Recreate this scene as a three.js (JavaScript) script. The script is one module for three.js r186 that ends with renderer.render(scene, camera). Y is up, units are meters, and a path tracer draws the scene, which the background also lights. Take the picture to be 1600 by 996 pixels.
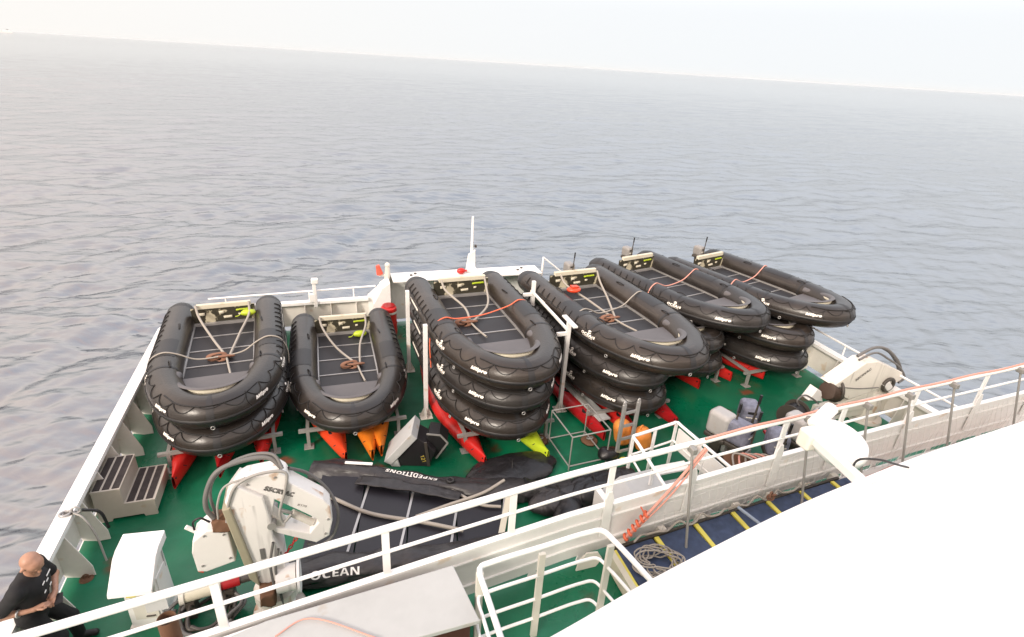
import * as THREE from 'three';
import { mergeGeometries, mergeVertices } from 'three/addons/utils/BufferGeometryUtils.js';
import { RoundedBoxGeometry } from 'three/addons/geometries/RoundedBoxGeometry.js';
import { MarchingCubes } from 'three/addons/objects/MarchingCubes.js';

// ------------------------------------------------------------------ camera, sky, sun, exposure
const EYE = 6.5, FOCAL = 860, ROLL = Math.atan(102 / 1600);
const PITCH = Math.atan((498 - (48 + 0.06375 * 800)) * Math.cos(ROLL) / FOCAL), YAW = 19.844 * Math.PI / 180;
const scene = new THREE.Scene();
const camera = new THREE.PerspectiveCamera(2 * Math.atan(498 / FOCAL) * 180 / Math.PI, 1600 / 996, 0.1, 40000);
camera.position.set(0, EYE, 0);
camera.rotation.order = 'YXZ';
camera.rotation.set(-PITCH, -YAW, ROLL);

const SUN = new THREE.Vector3(-0.70, 0.52, 0.60).normalize();
{ // hazy overcast evening sky: pale, a little warm towards the sun's side, cooler overhead and to the right
  const w = 512, h = 256, d = new Float32Array(w * h * 4);
  const sun2 = new THREE.Vector2(SUN.x, SUN.z).normalize();
  for (let j = 0; j < h; j++) for (let i = 0; i < w; i++) {
    const el = ((j + 0.5) / h - 0.5) * Math.PI, az = ((i + 0.5) / w - 0.5) * 2 * Math.PI;
    const y = Math.sin(el), toSun = 0.5 + 0.5 * (Math.cos(az) * sun2.x + Math.sin(az) * sun2.y);
    const up = Math.pow(Math.max(0, y), 1.3), warm = Math.min(1, toSun * 1.7);
    const hor = [0.412 + 0.050 * warm, 0.423 + 0.008 * warm, 0.431 - 0.036 * warm].map((c, q) => c * (1 + [1.12 + 0.42 * warm, 1.12 + 0.1 * warm, 1.14 - 0.16 * warm][q] * Math.min(1, Math.max(0, y - 0.09) * 2.8))); // haze, brightest a little above the horizon
    const zen = [0.50 + 0.22 * warm, 0.55 + 0.06 * warm, 0.66 - 0.04 * warm];
    const dir = new THREE.Vector3(Math.cos(el) * Math.cos(az), y, Math.cos(el) * Math.sin(az));
    const g = Math.pow(Math.max(0, dir.dot(SUN)), 7) * 0.35;
    const k = (j * w + i) * 4, below = 1;
    for (let c = 0; c < 3; c++) d[k + c] = (hor[c] * (1 - up) + zen[c] * up + g * [1, 0.86, 0.72][c]) * below;
    d[k + 3] = 1;
  }
  const t = new THREE.DataTexture(d, w, h, THREE.RGBAFormat, THREE.FloatType);
  t.mapping = THREE.EquirectangularReflectionMapping; t.magFilter = THREE.LinearFilter; t.minFilter = THREE.LinearFilter; t.needsUpdate = true;
  scene.background = t; scene.environment = t;
}
const sun = new THREE.DirectionalLight(new THREE.Color(1, 0.9, 0.78), 1.5);
sun.position.copy(SUN).multiplyScalar(60).add(new THREE.Vector3(3.5, 0, -8)); sun.target.position.set(3.5, 0, -8);
sun.castShadow = true; sun.shadow.radius = 26; sun.shadow.mapSize.set(2048, 2048);
Object.assign(sun.shadow.camera, { left: -16, right: 16, top: 14, bottom: -14, near: 1, far: 140 });
scene.add(sun, sun.target);
const renderer = new THREE.WebGLRenderer({ antialias: true });
renderer.toneMapping = THREE.LinearToneMapping;
renderer.toneMappingExposure = 2.25;
renderer.shadowMap.enabled = true;

// ------------------------------------------------------------------ helpers
const V = (x, y, z) => new THREE.Vector3(x, y, z);
let seedNow = 7;
const rnd = () => { seedNow = (seedNow + 0x6D2B79F5) | 0; let t = Math.imul(seedNow ^ (seedNow >>> 15), 1 | seedNow); t = (t + Math.imul(t ^ (t >>> 7), 61 | t)) ^ t; return ((t ^ (t >>> 14)) >>> 0) / 4294967296; };
const rr = (a, b) => a + (b - a) * rnd();
function ray(px, py) { // a pixel of the 1600 x 996 photograph to a direction in ship axes
  const x = (px - 800) / FOCAL, y = -(py - 498) / FOCAL, c = Math.cos(ROLL), s = Math.sin(ROLL);
  const xr = c * x - s * y, yr = s * x + c * y, cp = Math.cos(PITCH), sp = Math.sin(PITCH);
  const fy = yr * cp - sp, fz = -(yr * sp + cp), cy = Math.cos(-YAW), sy = Math.sin(-YAW);
  return V(cy * xr + sy * fz, fy, -sy * xr + cy * fz);
}
const P = (px, py, h) => { const d = ray(px, py); return d.multiplyScalar((h - EYE) / d.y).add(V(0, EYE, 0)); };   // point on the level h
const PZ = (px, py, z) => { const d = ray(px, py); return d.multiplyScalar(z / d.z).add(V(0, EYE, 0)); };           // point on the athwart plane z
const hash = (x, y, s) => { let h = Math.imul(x, 374761393) + Math.imul(y, 668265263) + Math.imul(s, 974634777); h = Math.imul(h ^ (h >>> 13), 1274126177); return ((h ^ (h >>> 16)) >>> 0) / 4294967296; };
function noise2(x, y, per, s) {
  const xi = Math.floor(x), yi = Math.floor(y), fx = x - xi, fy = y - yi, u = fx * fx * (3 - 2 * fx), v = fy * fy * (3 - 2 * fy), m = (a) => ((a % per) + per) % per;
  const a = hash(m(xi), m(yi), s), b = hash(m(xi + 1), m(yi), s), c = hash(m(xi), m(yi + 1), s), d = hash(m(xi + 1), m(yi + 1), s);
  return a + (b - a) * u + (c - a) * v + (a - b - c + d) * u * v;
}
const fbm = (x, y, per, s, o = 4) => { let t = 0, a = 0.5, n = 0; for (let i = 0; i < o; i++) { t += a * noise2(x * (1 << i), y * (1 << i), per << i, s + i); n += a; a *= 0.5; } return t / n; };
function tex(size, fn, srgb, metres) { // fn(u, v) -> [r, g, b] 0..1; tiles every `metres`
  const d = new Uint8Array(size * size * 4);
  for (let j = 0; j < size; j++) for (let i = 0; i < size; i++) { const c = fn(i / size, j / size), k = (j * size + i) * 4; for (let q = 0; q < 3; q++) d[k + q] = Math.max(0, Math.min(255, c[q] * 255)); d[k + 3] = 255; }
  const t = new THREE.DataTexture(d, size, size, THREE.RGBAFormat); t.wrapS = t.wrapT = THREE.RepeatWrapping; t.magFilter = THREE.LinearFilter; t.minFilter = THREE.LinearFilter;
  if (srgb) t.colorSpace = THREE.SRGBColorSpace; t.repeat.set(1 / metres, 1 / metres); t.needsUpdate = true; return t;
}
const lin = (r, g, b) => new THREE.Color().setRGB(r, g, b);
const g3 = (v) => [v, v, v];

// ------------------------------------------------------------------ materials
const mottle = tex(256, (u, v) => g3(0.80 + 0.20 * fbm(u * 4, v * 4, 4, 3, 5)), true, 1.7);
const grain = tex(256, (u, v) => g3(fbm(u * 24, v * 24, 24, 9, 3)), false, 0.6);
const dirt = tex(512, (u, v) => { const a = fbm(u * 3, v * 3, 3, 21, 6), b = fbm(u * 40, v * 40, 40, 23, 2), r = Math.max(0, fbm(u * 9, v * 9, 9, 31, 5) - 0.72) * 5; const s = 0.94 + 0.06 * a - 0.03 * b; return [s - r * 0.08, s - r * 0.18, s - r * 0.28]; }, true, 2.3);
const cloth = tex(256, (u, v) => g3(0.7 + 0.3 * fbm(u * 16, v * 16, 16, 41, 4)), true, 0.9);
const clothBump = tex(256, (u, v) => g3(fbm(u * 5, v * 7, 35, 43, 5)), false, 1.1);
const std = (r, g, b, rough, extra = {}) => new THREE.MeshStandardMaterial({ color: lin(r, g, b), roughness: rough, ...extra });
const M = {
  rubber: std(0.072, 0.061, 0.055, 0.34, { map: mottle, bumpMap: grain, bumpScale: 0.0015 }),
  rubberDark: std(0.022, 0.021, 0.022, 0.5, { map: mottle }),
  rubberGrey: std(0.12, 0.112, 0.115, 0.55, { map: mottle }),
  rope: std(0.016, 0.015, 0.015, 0.8),
  creamRope: std(0.34, 0.31, 0.27, 0.85),
  orangeRope: std(0.75, 0.16, 0.08, 0.8),
  pinkRope: std(0.62, 0.30, 0.24, 0.8),
  brownRope: std(0.22, 0.11, 0.07, 0.9),
  floor: std(0.022, 0.021, 0.024, 0.6, { map: mottle }),
  navy: std(0.013, 0.012, 0.018, 0.5, { map: mottle }),
  alu: std(0.5, 0.49, 0.48, 0.42, { metalness: 0.55, map: mottle }),
  galv: std(0.36, 0.35, 0.33, 0.55, { metalness: 0.25, map: mottle }),
  cream: std(0.62, 0.58, 0.46, 0.55, { map: dirt }),
  olive: std(0.10, 0.095, 0.04, 0.6, { map: mottle }),
  white: std(0.84, 0.83, 0.81, 0.45, { map: dirt }),
  whiteClean: std(0.82, 0.81, 0.80, 0.4),
  whiteOld: std(0.70, 0.67, 0.60, 0.5, { map: dirt }),
  stay: std(0.74, 0.71, 0.66, 0.55, { map: dirt }),
  red: std(0.62, 0.022, 0.018, 0.35, { map: mottle }),
  redDark: std(0.42, 0.012, 0.016, 0.35, { map: mottle }),
  redOrange: std(0.80, 0.07, 0.02, 0.38, { map: mottle }),
  orange: std(0.90, 0.24, 0.02, 0.4, { map: mottle }),
  lime: std(0.52, 0.66, 0.03, 0.4, { map: mottle }),
  yellow: std(0.75, 0.66, 0.12, 0.5),
  black: std(0.012, 0.011, 0.012, 0.5),
  blackGloss: std(0.02, 0.018, 0.02, 0.3),
  tarp: std(0.016, 0.015, 0.017, 0.42, { map: cloth, bumpMap: clothBump, bumpScale: 0.02 }),
  tarpGrey: std(0.04, 0.037, 0.039, 0.45, { map: cloth, bumpMap: clothBump, bumpScale: 0.02 }),
  rust: std(0.17, 0.085, 0.045, 0.85, { map: mottle }),
  darkMetal: std(0.07, 0.06, 0.05, 0.5, { map: mottle }),
  hose: std(0.13, 0.125, 0.12, 0.6),
  hoseLight: std(0.30, 0.29, 0.27, 0.6),
  greyBox: std(0.46, 0.47, 0.465, 0.65, { map: dirt }),
  wood: std(0.07, 0.018, 0.012, 0.6, { map: mottle }),
  blue: std(0.055, 0.085, 0.17, 0.65, { map: cloth }),
  stepWood: std(0.46, 0.42, 0.36, 0.6, { map: dirt }),
  grip: std(0.05, 0.04, 0.038, 0.9, { map: cloth }),
  motorGrey: std(0.42, 0.41, 0.40, 0.45, { map: dirt }),
  motorCover: std(0.22, 0.23, 0.30, 0.7, { map: cloth, bumpMap: clothBump, bumpScale: 0.01 }),
  orangeFloat: std(0.85, 0.30, 0.06, 0.5, { map: mottle }),
  skin: std(0.50, 0.27, 0.18, 0.5),
  shirt: std(0.010, 0.010, 0.012, 0.8, { map: cloth }),
  trousers: std(0.007, 0.007, 0.009, 0.85, { map: cloth }),
  netting: std(0.66, 0.64, 0.62, 0.8),
};
const peelTex = tex(256, (u, v) => { const a = fbm(u * 6, v * 6, 6, 121, 5), k = Math.max(0, Math.min(1, (a - 0.56) * 14)); return [0.19 + 0.5 * k, 0.18 + 0.48 * k, 0.13 + 0.44 * k]; }, true, 0.9);
M.peel = std(1, 1, 1, 0.6, { map: peelTex });
M.motorOld = std(0.26, 0.25, 0.24, 0.45, { map: dirt });
const rubberTex = tex(512, (u, v) => { const a = fbm(u * 4, v * 4, 4, 131, 5), salt = Math.max(0, fbm(u * 7, v * 7, 7, 137, 5) - 0.56) * 1.5, sc = Math.max(0, fbm(u * 3, v * 40, 120, 141, 3) - 0.66) * 1.6; const k = 0.72 + 0.22 * a + salt * 0.5 + sc; return [k, k * 0.985, k * 0.965]; }, true, 2.6);
M.rubber = std(0.031, 0.026, 0.023, 0.33, { map: rubberTex, bumpMap: grain, bumpScale: 0.0015 });
M.rubberB = std(0.027, 0.024, 0.023, 0.38, { map: rubberTex, bumpMap: grain, bumpScale: 0.0015 });
M.rubberC = std(0.039, 0.031, 0.026, 0.36, { map: rubberTex, bumpMap: grain, bumpScale: 0.0015 });
const wornTex = tex(512, (u, v) => { const a = fbm(u * 3, v * 3, 3, 151, 6), r = Math.min(1, Math.max(0, fbm(u * 10, v * 5, 10, 157, 5) - 0.71) * 6), st = Math.max(0, fbm(u * 30, v * 3, 30, 161, 3) - 0.66) * 1.4, k = 0.9 + 0.1 * a - st * 0.4; return [k - r * 0.25, k - r * 0.42, k - r * 0.55]; }, true, 1.9);
M.worn = std(0.80, 0.78, 0.75, 0.45, { map: wornTex });
M.wornOld = std(0.72, 0.68, 0.61, 0.5, { map: wornTex });
M.skin = std(0.50, 0.27, 0.18, 0.48, { map: mottle, bumpMap: grain, bumpScale: 0.002 });
const deckTex = tex(1024, (u, v) => {
  const a = fbm(u * 5, v * 5, 5, 51, 6), b = fbm(u * 60, v * 60, 60, 57, 2), st = fbm(u * 4, v * 13, 52, 63, 5);
  const rustSpot = Math.max(0, fbm(u * 14, v * 14, 14, 71, 5) - 0.69) * 7, pale = Math.max(0, st - 0.58) * 0.8;
  const k = 0.78 + 0.36 * a - 0.06 * b;
  let c = [0.015 * k + pale * 0.22, 0.415 * k + pale * 0.22, 0.28 * k + pale * 0.24];
  const r = Math.min(1, rustSpot); return [c[0] * (1 - r) + 0.42 * r, c[1] * (1 - r) + 0.25 * r, c[2] * (1 - r) + 0.16 * r];
}, true, 7.3);
const deckRough = tex(512, (u, v) => { const a = fbm(u * 5, v * 5, 5, 83, 6); const t = Math.max(0, Math.min(1, (a - 0.38) * 4)); return g3(0.26 + 0.34 * t); }, false, 5.1);
M.deck = std(1, 1, 1, 1, { map: deckTex, roughnessMap: deckRough, bumpMap: grain, bumpScale: 0.0012 });

// ------------------------------------------------------------------ geometry helpers
function metreUV(g) { // box-mapped uv in metres, so that textures keep their real size
  g = g.index ? g.toNonIndexed() : g;
  const p = g.attributes.position, uv = new Float32Array(p.count * 2), a = V(), b = V(), c = V();
  for (let i = 0; i < p.count; i += 3) {
    a.fromBufferAttribute(p, i); b.fromBufferAttribute(p, i + 1); c.fromBufferAttribute(p, i + 2);
    const n = b.clone().sub(a).cross(c.clone().sub(a)), x = Math.abs(n.x), y = Math.abs(n.y), z = Math.abs(n.z);
    [a, b, c].forEach((q, k) => { const s = y >= x && y >= z ? [q.x, q.z] : x >= z ? [q.z, q.y] : [q.x, q.y]; uv[(i + k) * 2] = s[0]; uv[(i + k) * 2 + 1] = s[1]; });
  }
  g.setAttribute('uv', new THREE.BufferAttribute(uv, 2));
  for (const k of Object.keys(g.attributes)) if (!['position', 'normal', 'uv'].includes(k)) g.deleteAttribute(k);
  return g;
}
const join = (list) => { list = [].concat(list).map(metreUV); return list.length === 1 ? list[0] : mergeGeometries(list); };
function mesh(name, geo, mat, parent = scene, keepUV = false) {
  const g = keepUV ? geo : join(geo), o = new THREE.Mesh(g, mat); o.name = parent === scene ? numbered(name) : name; o.castShadow = o.receiveShadow = true; parent.add(o); return o;
}
const used = {};
function numbered(n) { used[n] = (used[n] ?? -1) + 1; return used[n] ? `${n}_${String(used[n]).padStart(3, '0')}` : n; }
function tag(o, label, category, group) { o.userData = { label, category }; if (group) o.userData.group = group; return o; }
function structure(name, geo, mat) { const o = mesh(name, geo, mat); o.userData = { kind: 'structure' }; return o; }
function thing(name, label, category, pos = [0, 0, 0], turn = 0, group) {
  const o = new THREE.Group(); o.name = numbered(name); o.position.set(...pos); o.rotation.y = turn; scene.add(o); return tag(o, label, category, group);
}
const box = (w, h, d, x = 0, y = 0, z = 0) => new THREE.BoxGeometry(w, h, d).translate(x, y, z);
const rbox = (w, h, d, r, x = 0, y = 0, z = 0, s = 2) => new RoundedBoxGeometry(w, h, d, s, r).translate(x, y, z);
function bar(a, b, r, sides = 10, r2 = r) { // a round bar between two points
  const d = b.clone().sub(a), L = d.length(), g = new THREE.CylinderGeometry(r2, r, L, sides, 1);
  g.applyQuaternion(new THREE.Quaternion().setFromUnitVectors(V(0, 1, 0), d.normalize())); return g.translate((a.x + b.x) / 2, (a.y + b.y) / 2, (a.z + b.z) / 2);
}
function flat(a, b, w, t, up = V(0, 1, 0)) { // a flat bar w wide, t thick between two points
  const d = b.clone().sub(a), L = d.length(), z = d.normalize(), x = up.clone().cross(z).normalize(), y = z.clone().cross(x);
  return new THREE.BoxGeometry(w, t, L).applyMatrix4(new THREE.Matrix4().makeBasis(x, y, z)).translate((a.x + b.x) / 2, (a.y + b.y) / 2, (a.z + b.z) / 2);
}
function tube(pts, r, seg = 40, sides = 8, tension) {
  const c = new THREE.CatmullRomCurve3(pts, false, tension === undefined ? 'centripetal' : 'catmullrom', tension); return new THREE.TubeGeometry(c, seg, r, sides, false);
}
function poly(pts, depth, bevel = 0) { // outline in x, y extruded along z, centred
  const s = new THREE.Shape(pts.map((p) => new THREE.Vector2(p[0], p[1])));
  const g = new THREE.ExtrudeGeometry(s, { depth: depth - 2 * bevel, bevelEnabled: bevel > 0, bevelSize: bevel, bevelThickness: bevel, bevelOffset: -bevel, bevelSegments: 2 });
  return g.translate(0, 0, -depth / 2 + bevel);
}
function wobble(g, amp, freq, s = 1) { // soft folds and dents in cloth
  g = mergeVertices(g.deleteAttribute('normal').deleteAttribute('uv')); const p = g.attributes.position;
  for (let i = 0; i < p.count; i++) {
    const x = p.getX(i), y = p.getY(i), z = p.getZ(i), n = (k) => fbm(x * freq + k * 5.3 + 40, z * freq + y * freq * 0.7 + k * 3.1 + 40, 4096, s + k, 3) - 0.5;
    p.setXYZ(i, x + n(1) * amp, y + n(2) * amp, z + n(3) * amp);
  }
  g.computeVertexNormals(); return g;
}
// a decal sheet: lettering drawn on a canvas, clear elsewhere
function letters(draw, w, h) {
  const c = document.createElement('canvas'); c.width = w; c.height = h; const x = c.getContext('2d'); x.clearRect(0, 0, w, h); draw(x, w, h);
  const t = new THREE.CanvasTexture(c); t.colorSpace = THREE.SRGBColorSpace; t.magFilter = THREE.LinearFilter;
  return new THREE.MeshStandardMaterial({ map: t, transparent: true, roughness: 0.6, side: THREE.DoubleSide });
}
const words = (s, font, color, w, h) => letters((x) => { x.fillStyle = color; x.font = font; x.textAlign = 'center'; x.textBaseline = 'middle'; x.fillText(s, w / 2, h / 2, w * 0.96); }, w, h);

// ------------------------------------------------------------------ sea
const SEA = -3.2;
{
  const waves = [];
  for (let i = 0; i < 52; i++) {
    const L = 0.32 * Math.pow(11 / 0.32, i / 51) * rr(0.9, 1.1), th = 1.25 + rr(-0.75, 0.75) + (i > 38 ? -0.15 : 0), k = 2 * Math.PI / L;
    waves.push({ kx: Math.cos(th) * k, kz: Math.sin(th) * k, a: 0.0068 * Math.pow(L, 0.66) * (L > 4 ? 0.85 : 1) * rr(0.6, 1.3), p: rr(0, 6.28), L });
  }
  for (let i = 0; i < 7; i++) { // the ship's wash running out astern
    const L = rr(2.2, 4.8), th = 2.35 + rr(-0.18, 0.18), k = 2 * Math.PI / L;
    waves.push({ kx: Math.cos(th) * k, kz: Math.sin(th) * k, a: 0.008 * rr(0.6, 1.2), p: rr(0, 6.28), L });
  }
  const rad = [3]; let r = 7; while (r < 700) { rad.push(r); r *= 1.0056; } while (r < 30000) { rad.push(r); r *= 1.16; }
  const ang = []; const a0 = -Math.PI / 2 - 0.62, a1 = -Math.PI / 2 + 1.32, N = 560; // front fan fine, the rest coarse
  for (let i = 0; i <= N; i++) ang.push(a0 + (a1 - a0) * i / N);
  for (let i = 1; i < 44; i++) ang.push(a1 + (2 * Math.PI - (a1 - a0)) * i / 44);
  const na = ang.length, pos = new Float32Array(rad.length * na * 3), nor = new Float32Array(pos.length), uv = new Float32Array(rad.length * na * 2), idx = [];
  for (let j = 0; j < rad.length; j++) {
    const R = rad[j], step = Math.max(R * 0.0056, R * (a1 - a0) / N), fade = waves.map((w) => Math.max(0, Math.min(1, (w.L / step - 3) / 4)) );
    for (let i = 0; i < na; i++) {
      const x = R * Math.cos(ang[i]), z = R * Math.sin(ang[i]); let y = 0, dx = 0, dz = 0;
      if (R < 900 && i <= N) {
        const gust = 0.55 + 0.9 * fbm(x * 0.02 + 60, z * 0.02 + 60, 4096, 5, 3), wx = x + 2.4 * (fbm(x * 0.09 + 90, z * 0.09 + 90, 4096, 15, 2) - 0.5), wz = z + 2.4 * (fbm(x * 0.09 + 190, z * 0.09 + 90, 4096, 17, 2) - 0.5);
        for (let q = 0; q < waves.length; q++) { const f = fade[q]; if (!f) continue; const w = waves[q], ph = w.kx * wx + w.kz * wz + w.p, s = Math.sin(ph), c = Math.cos(ph), a = w.a * f * gust; y += a * (s + 0.22 * Math.cos(2 * ph)); const e = a * (c - 0.44 * Math.sin(2 * ph)); dx += e * w.kx; dz += e * w.kz; }
      }
      const k = j * na + i, n = V(-dx, 1, -dz).normalize();
      pos.set([x, SEA + y, z], k * 3); nor.set([n.x, n.y, n.z], k * 3); uv.set([x, z], k * 2);
      if (j) { const l = (i + 1) % na, p = (j - 1) * na; idx.push(p + i, p + l, j * na + i, p + l, j * na + l, j * na + i); }
    }
  }
  const g = new THREE.BufferGeometry(); g.setAttribute('position', new THREE.BufferAttribute(pos, 3)); g.setAttribute('normal', new THREE.BufferAttribute(nor, 3)); g.setAttribute('uv', new THREE.BufferAttribute(uv, 2)); g.setIndex(idx);
  const rip = tex(1024, (u, v) => { // short wind ripples, longer across the wind than along it
    let s = 0.62 * fbm(u * 10 + v * 10, v * 30, 10, 91, 2) + 0.38 * fbm(u * 24, v * 48 - u * 24, 24, 97, 2); return g3(s); }, false, 9.7);
  const mat = new THREE.MeshPhysicalMaterial({ color: lin(0.040, 0.052, 0.068), roughness: 0.06, ior: 2.9, bumpMap: rip, bumpScale: 0.06 });
  const o = mesh('sea', g, mat, scene, true); o.userData = { kind: 'structure' };
}

// ------------------------------------------------------------------ ship: hull, main deck, upper deck
const XL = -3.62, XR = 11.1, ZA = -13.62, UP = 1.92;                 // outer skin left and right, transom, upper deck level
const outline = [[XL, 6], [XL, ZA + 1.0], [XL + 0.22, ZA + 0.35], [XL + 0.8, ZA], [XR - 0.8, ZA], [XR - 0.22, ZA + 0.35], [XR, ZA + 1.0], [XR, 6]];
{
  const s = new THREE.Shape(outline.map((p) => new THREE.Vector2(p[0], -p[1])));
  structure('deck', new THREE.ExtrudeGeometry(s, { depth: 0.12, bevelEnabled: false }).rotateX(-Math.PI / 2).translate(0, -0.12, 0), M.deck);
  const out = outline.map((p) => [p[0] * 1 + (p[0] < 3 ? -0.012 : 0.012), p[1] - 0.012]), parts = [];
  for (let i = 0; i < out.length - 1; i++) { const a = out[i], b = out[i + 1]; parts.push(flat(V(a[0], -1.87, a[1]), V(b[0], -1.87, b[1]), 0.03, 3.7)); }
  structure('hull', parts, M.white);
}
// low bulwarks of plate with a cap rail and stays
function bulwark(label, a, b, height, stays, inward, capW = 0.19) {
  const t = thing('bulwark', label, 'bulwark'); const n = V(inward[0], 0, inward[1]);
  mesh('plate', flat(a.clone().setY(0.10 + (height - 0.10) / 2), b.clone().setY(0.10 + (height - 0.10) / 2), 0.02, height - 0.14), M.stay, t);
  mesh('cap_rail', flat(a.clone().setY(height - 0.015).addScaledVector(n, capW / 2 - 0.03), b.clone().setY(height - 0.015).addScaledVector(n, capW / 2 - 0.03), capW, 0.03), M.white, t);
  mesh('cap_lip', flat(a.clone().setY(height - 0.05).addScaledVector(n, capW - 0.035), b.clone().setY(height - 0.05).addScaledVector(n, capW - 0.035), 0.014, 0.04), M.white, t);
  const ang = Math.atan2(-inward[1], inward[0]);
  for (const s of stays) { const p = a.clone().lerp(b, s); mesh('stay', poly([[0.012, 0.06], [0.012, height - 0.035], [capW - 0.045, height - 0.035], [0.34, 0.16], [0.34, 0.004], [0.19, 0.004]], 0.014).rotateY(ang).translate(p.x, 0, p.z), M.stay, t); }
  return t;
}
const steps01 = (n) => Array.from({ length: n }, (_, i) => (i + 0.5) / n);
bulwark('white steel bulwark with cap rail beside the sea, man leaning on it', V(XL, 0, 2.0), V(XL, 0, ZA + 1.0), 0.8, steps01(23), [1, 0]);
bulwark('white steel bulwark at the outer side of the second crane', V(XR, 0, ZA + 1.0), V(XR, 0, -1.0), 0.8, steps01(14), [-1, 0]);
bulwark('low white stern bulwark under the plain stern rail', V(XL + 0.8, 0, ZA), V(0.9, 0, ZA), 0.8, steps01(6), [0, 1], 0.16);
bulwark('white stern bulwark behind the boats with outboard motors', V(5.5, 0, ZA), V(XR - 0.8, 0, ZA), 0.8, steps01(7), [0, 1], 0.16);
bulwark('short angled bulwark corner behind the two-boat stack', V(XL, 0, ZA + 1.0), V(XL + 0.8, 0, ZA), 0.8, [0.5], [0.78, 0.62], 0.16);
bulwark('short angled bulwark corner at the far stern end', V(XR - 0.8, 0, ZA), V(XR, 0, ZA + 1.0), 0.8, [0.5], [-0.78, 0.62], 0.16);
{ // raised centre of the stern bulwark with sloped ends
  const t = thing('stern_screen', 'raised white steel screen with sloping ends at the stern', 'screen', [0, 0, ZA]);
  mesh('plate', poly([[0.9, 0.1], [5.5, 0.1], [5.5, 1.35], [1.45, 1.35], [0.9, 0.85]], 0.05).translate(0, 0, 0.02), M.white, t);
  mesh('shelf', box(4.0, 0.03, 0.62, 3.5, 1.365, 0.26), M.white, t);
  mesh('front_plate', poly([[1.05, 0.02], [1.42, 0.02], [1.42, 1.34], [1.22, 1.2], [1.0, 0.8]], 0.5).translate(0, 0, 0.3), M.white, t);
  for (const [x, z] of [[2.0, 0.2], [2.12, 0.1], [4.9, 0.25], [5.05, 0.12]]) mesh('rivet_cap', new THREE.CylinderGeometry(0.035, 0.04, 0.03, 12).translate(x, 1.393, z), M.darkMetal, t);
  mesh('seam', box(0.012, 1.1, 0.008, 3.0, 0.7, 0.05), M.stay, t);
}
{ // stern rail left of the screen
  const t = thing('stern_rail', 'thin white pipe rail on the low stern bulwark', 'rail', [0, 0, ZA]);
  mesh('top_rail', bar(V(XL + 0.85, 1.03, 0.06), V(1.1, 1.1, 0.06), 0.022), M.whiteClean, t);
  for (const x of [-2.4, -1.55, -0.52, 0.55]) mesh('stanchion', bar(V(x, 0.8, 0.06), V(x, 1.03 + (x + 2.8) * 0.018, 0.06), 0.018), M.whiteClean, t);
  const p = thing('bollard_post', 'short white post with a cap on the stern rail', 'post', [-0.38, 0, ZA + 0.12]);
  mesh('post', rbox(0.09, 0.72, 0.09, 0.02, 0, 1.02, 0.02), M.white, p); mesh('cap', rbox(0.17, 0.14, 0.13, 0.03, 0.02, 1.36, 0.02), M.white, p); mesh('foot', box(0.14, 0.2, 0.1, -0.06, 0.92, 0.02), M.white, p);
}
{ // stern rail right of the screen
  const t = thing('stern_rail', 'white pipe rail behind the boats carrying motors', 'rail', [0, 0, ZA]);
  mesh('top_rail', bar(V(6.1, 1.12, 0.06), V(XR - 0.85, 1.05, 0.06), 0.022), M.whiteClean, t);
  for (const x of [6.4, 7.6, 8.8, 9.9]) mesh('stanchion', bar(V(x, 0.8, 0.06), V(x, 1.08, 0.06), 0.018), M.whiteClean, t);
  const f = thing('bracing_frame', 'white triangular pipe frame beside the stern screen', 'frame', [0, 0, ZA]);
  mesh('upright', bar(V(5.68, 1.0, 0.1), V(5.7, 1.66, 0.1), 0.03), M.whiteClean, f);
  mesh('diagonal', bar(V(5.7, 1.65, 0.1), V(6.55, 0.98, 0.1), 0.024), M.whiteClean, f); mesh('strut', bar(V(5.85, 0.86, 0.1), V(6.3, 1.17, 0.1), 0.024), M.whiteClean, f);
  mesh('base_block', rbox(0.3, 0.75, 0.3, 0.04, 5.66, 0.6, 0.2), M.whiteOld, f);
}
{ // side rail on the far bulwark
  const t = thing('side_rail', 'white pipe rail on top of the far side bulwark', 'rail', [XR, 0, 0]);
  mesh('top_rail', bar(V(-0.02, 1.08, -12.4), V(-0.02, 1.08, -1), 0.024), M.whiteClean, t);
  for (let z = -12; z < -1; z += 1.3) mesh('stanchion', bar(V(-0.02, 0.8, z), V(-0.02, 1.08, z), 0.02), M.whiteClean, t);
}
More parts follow.
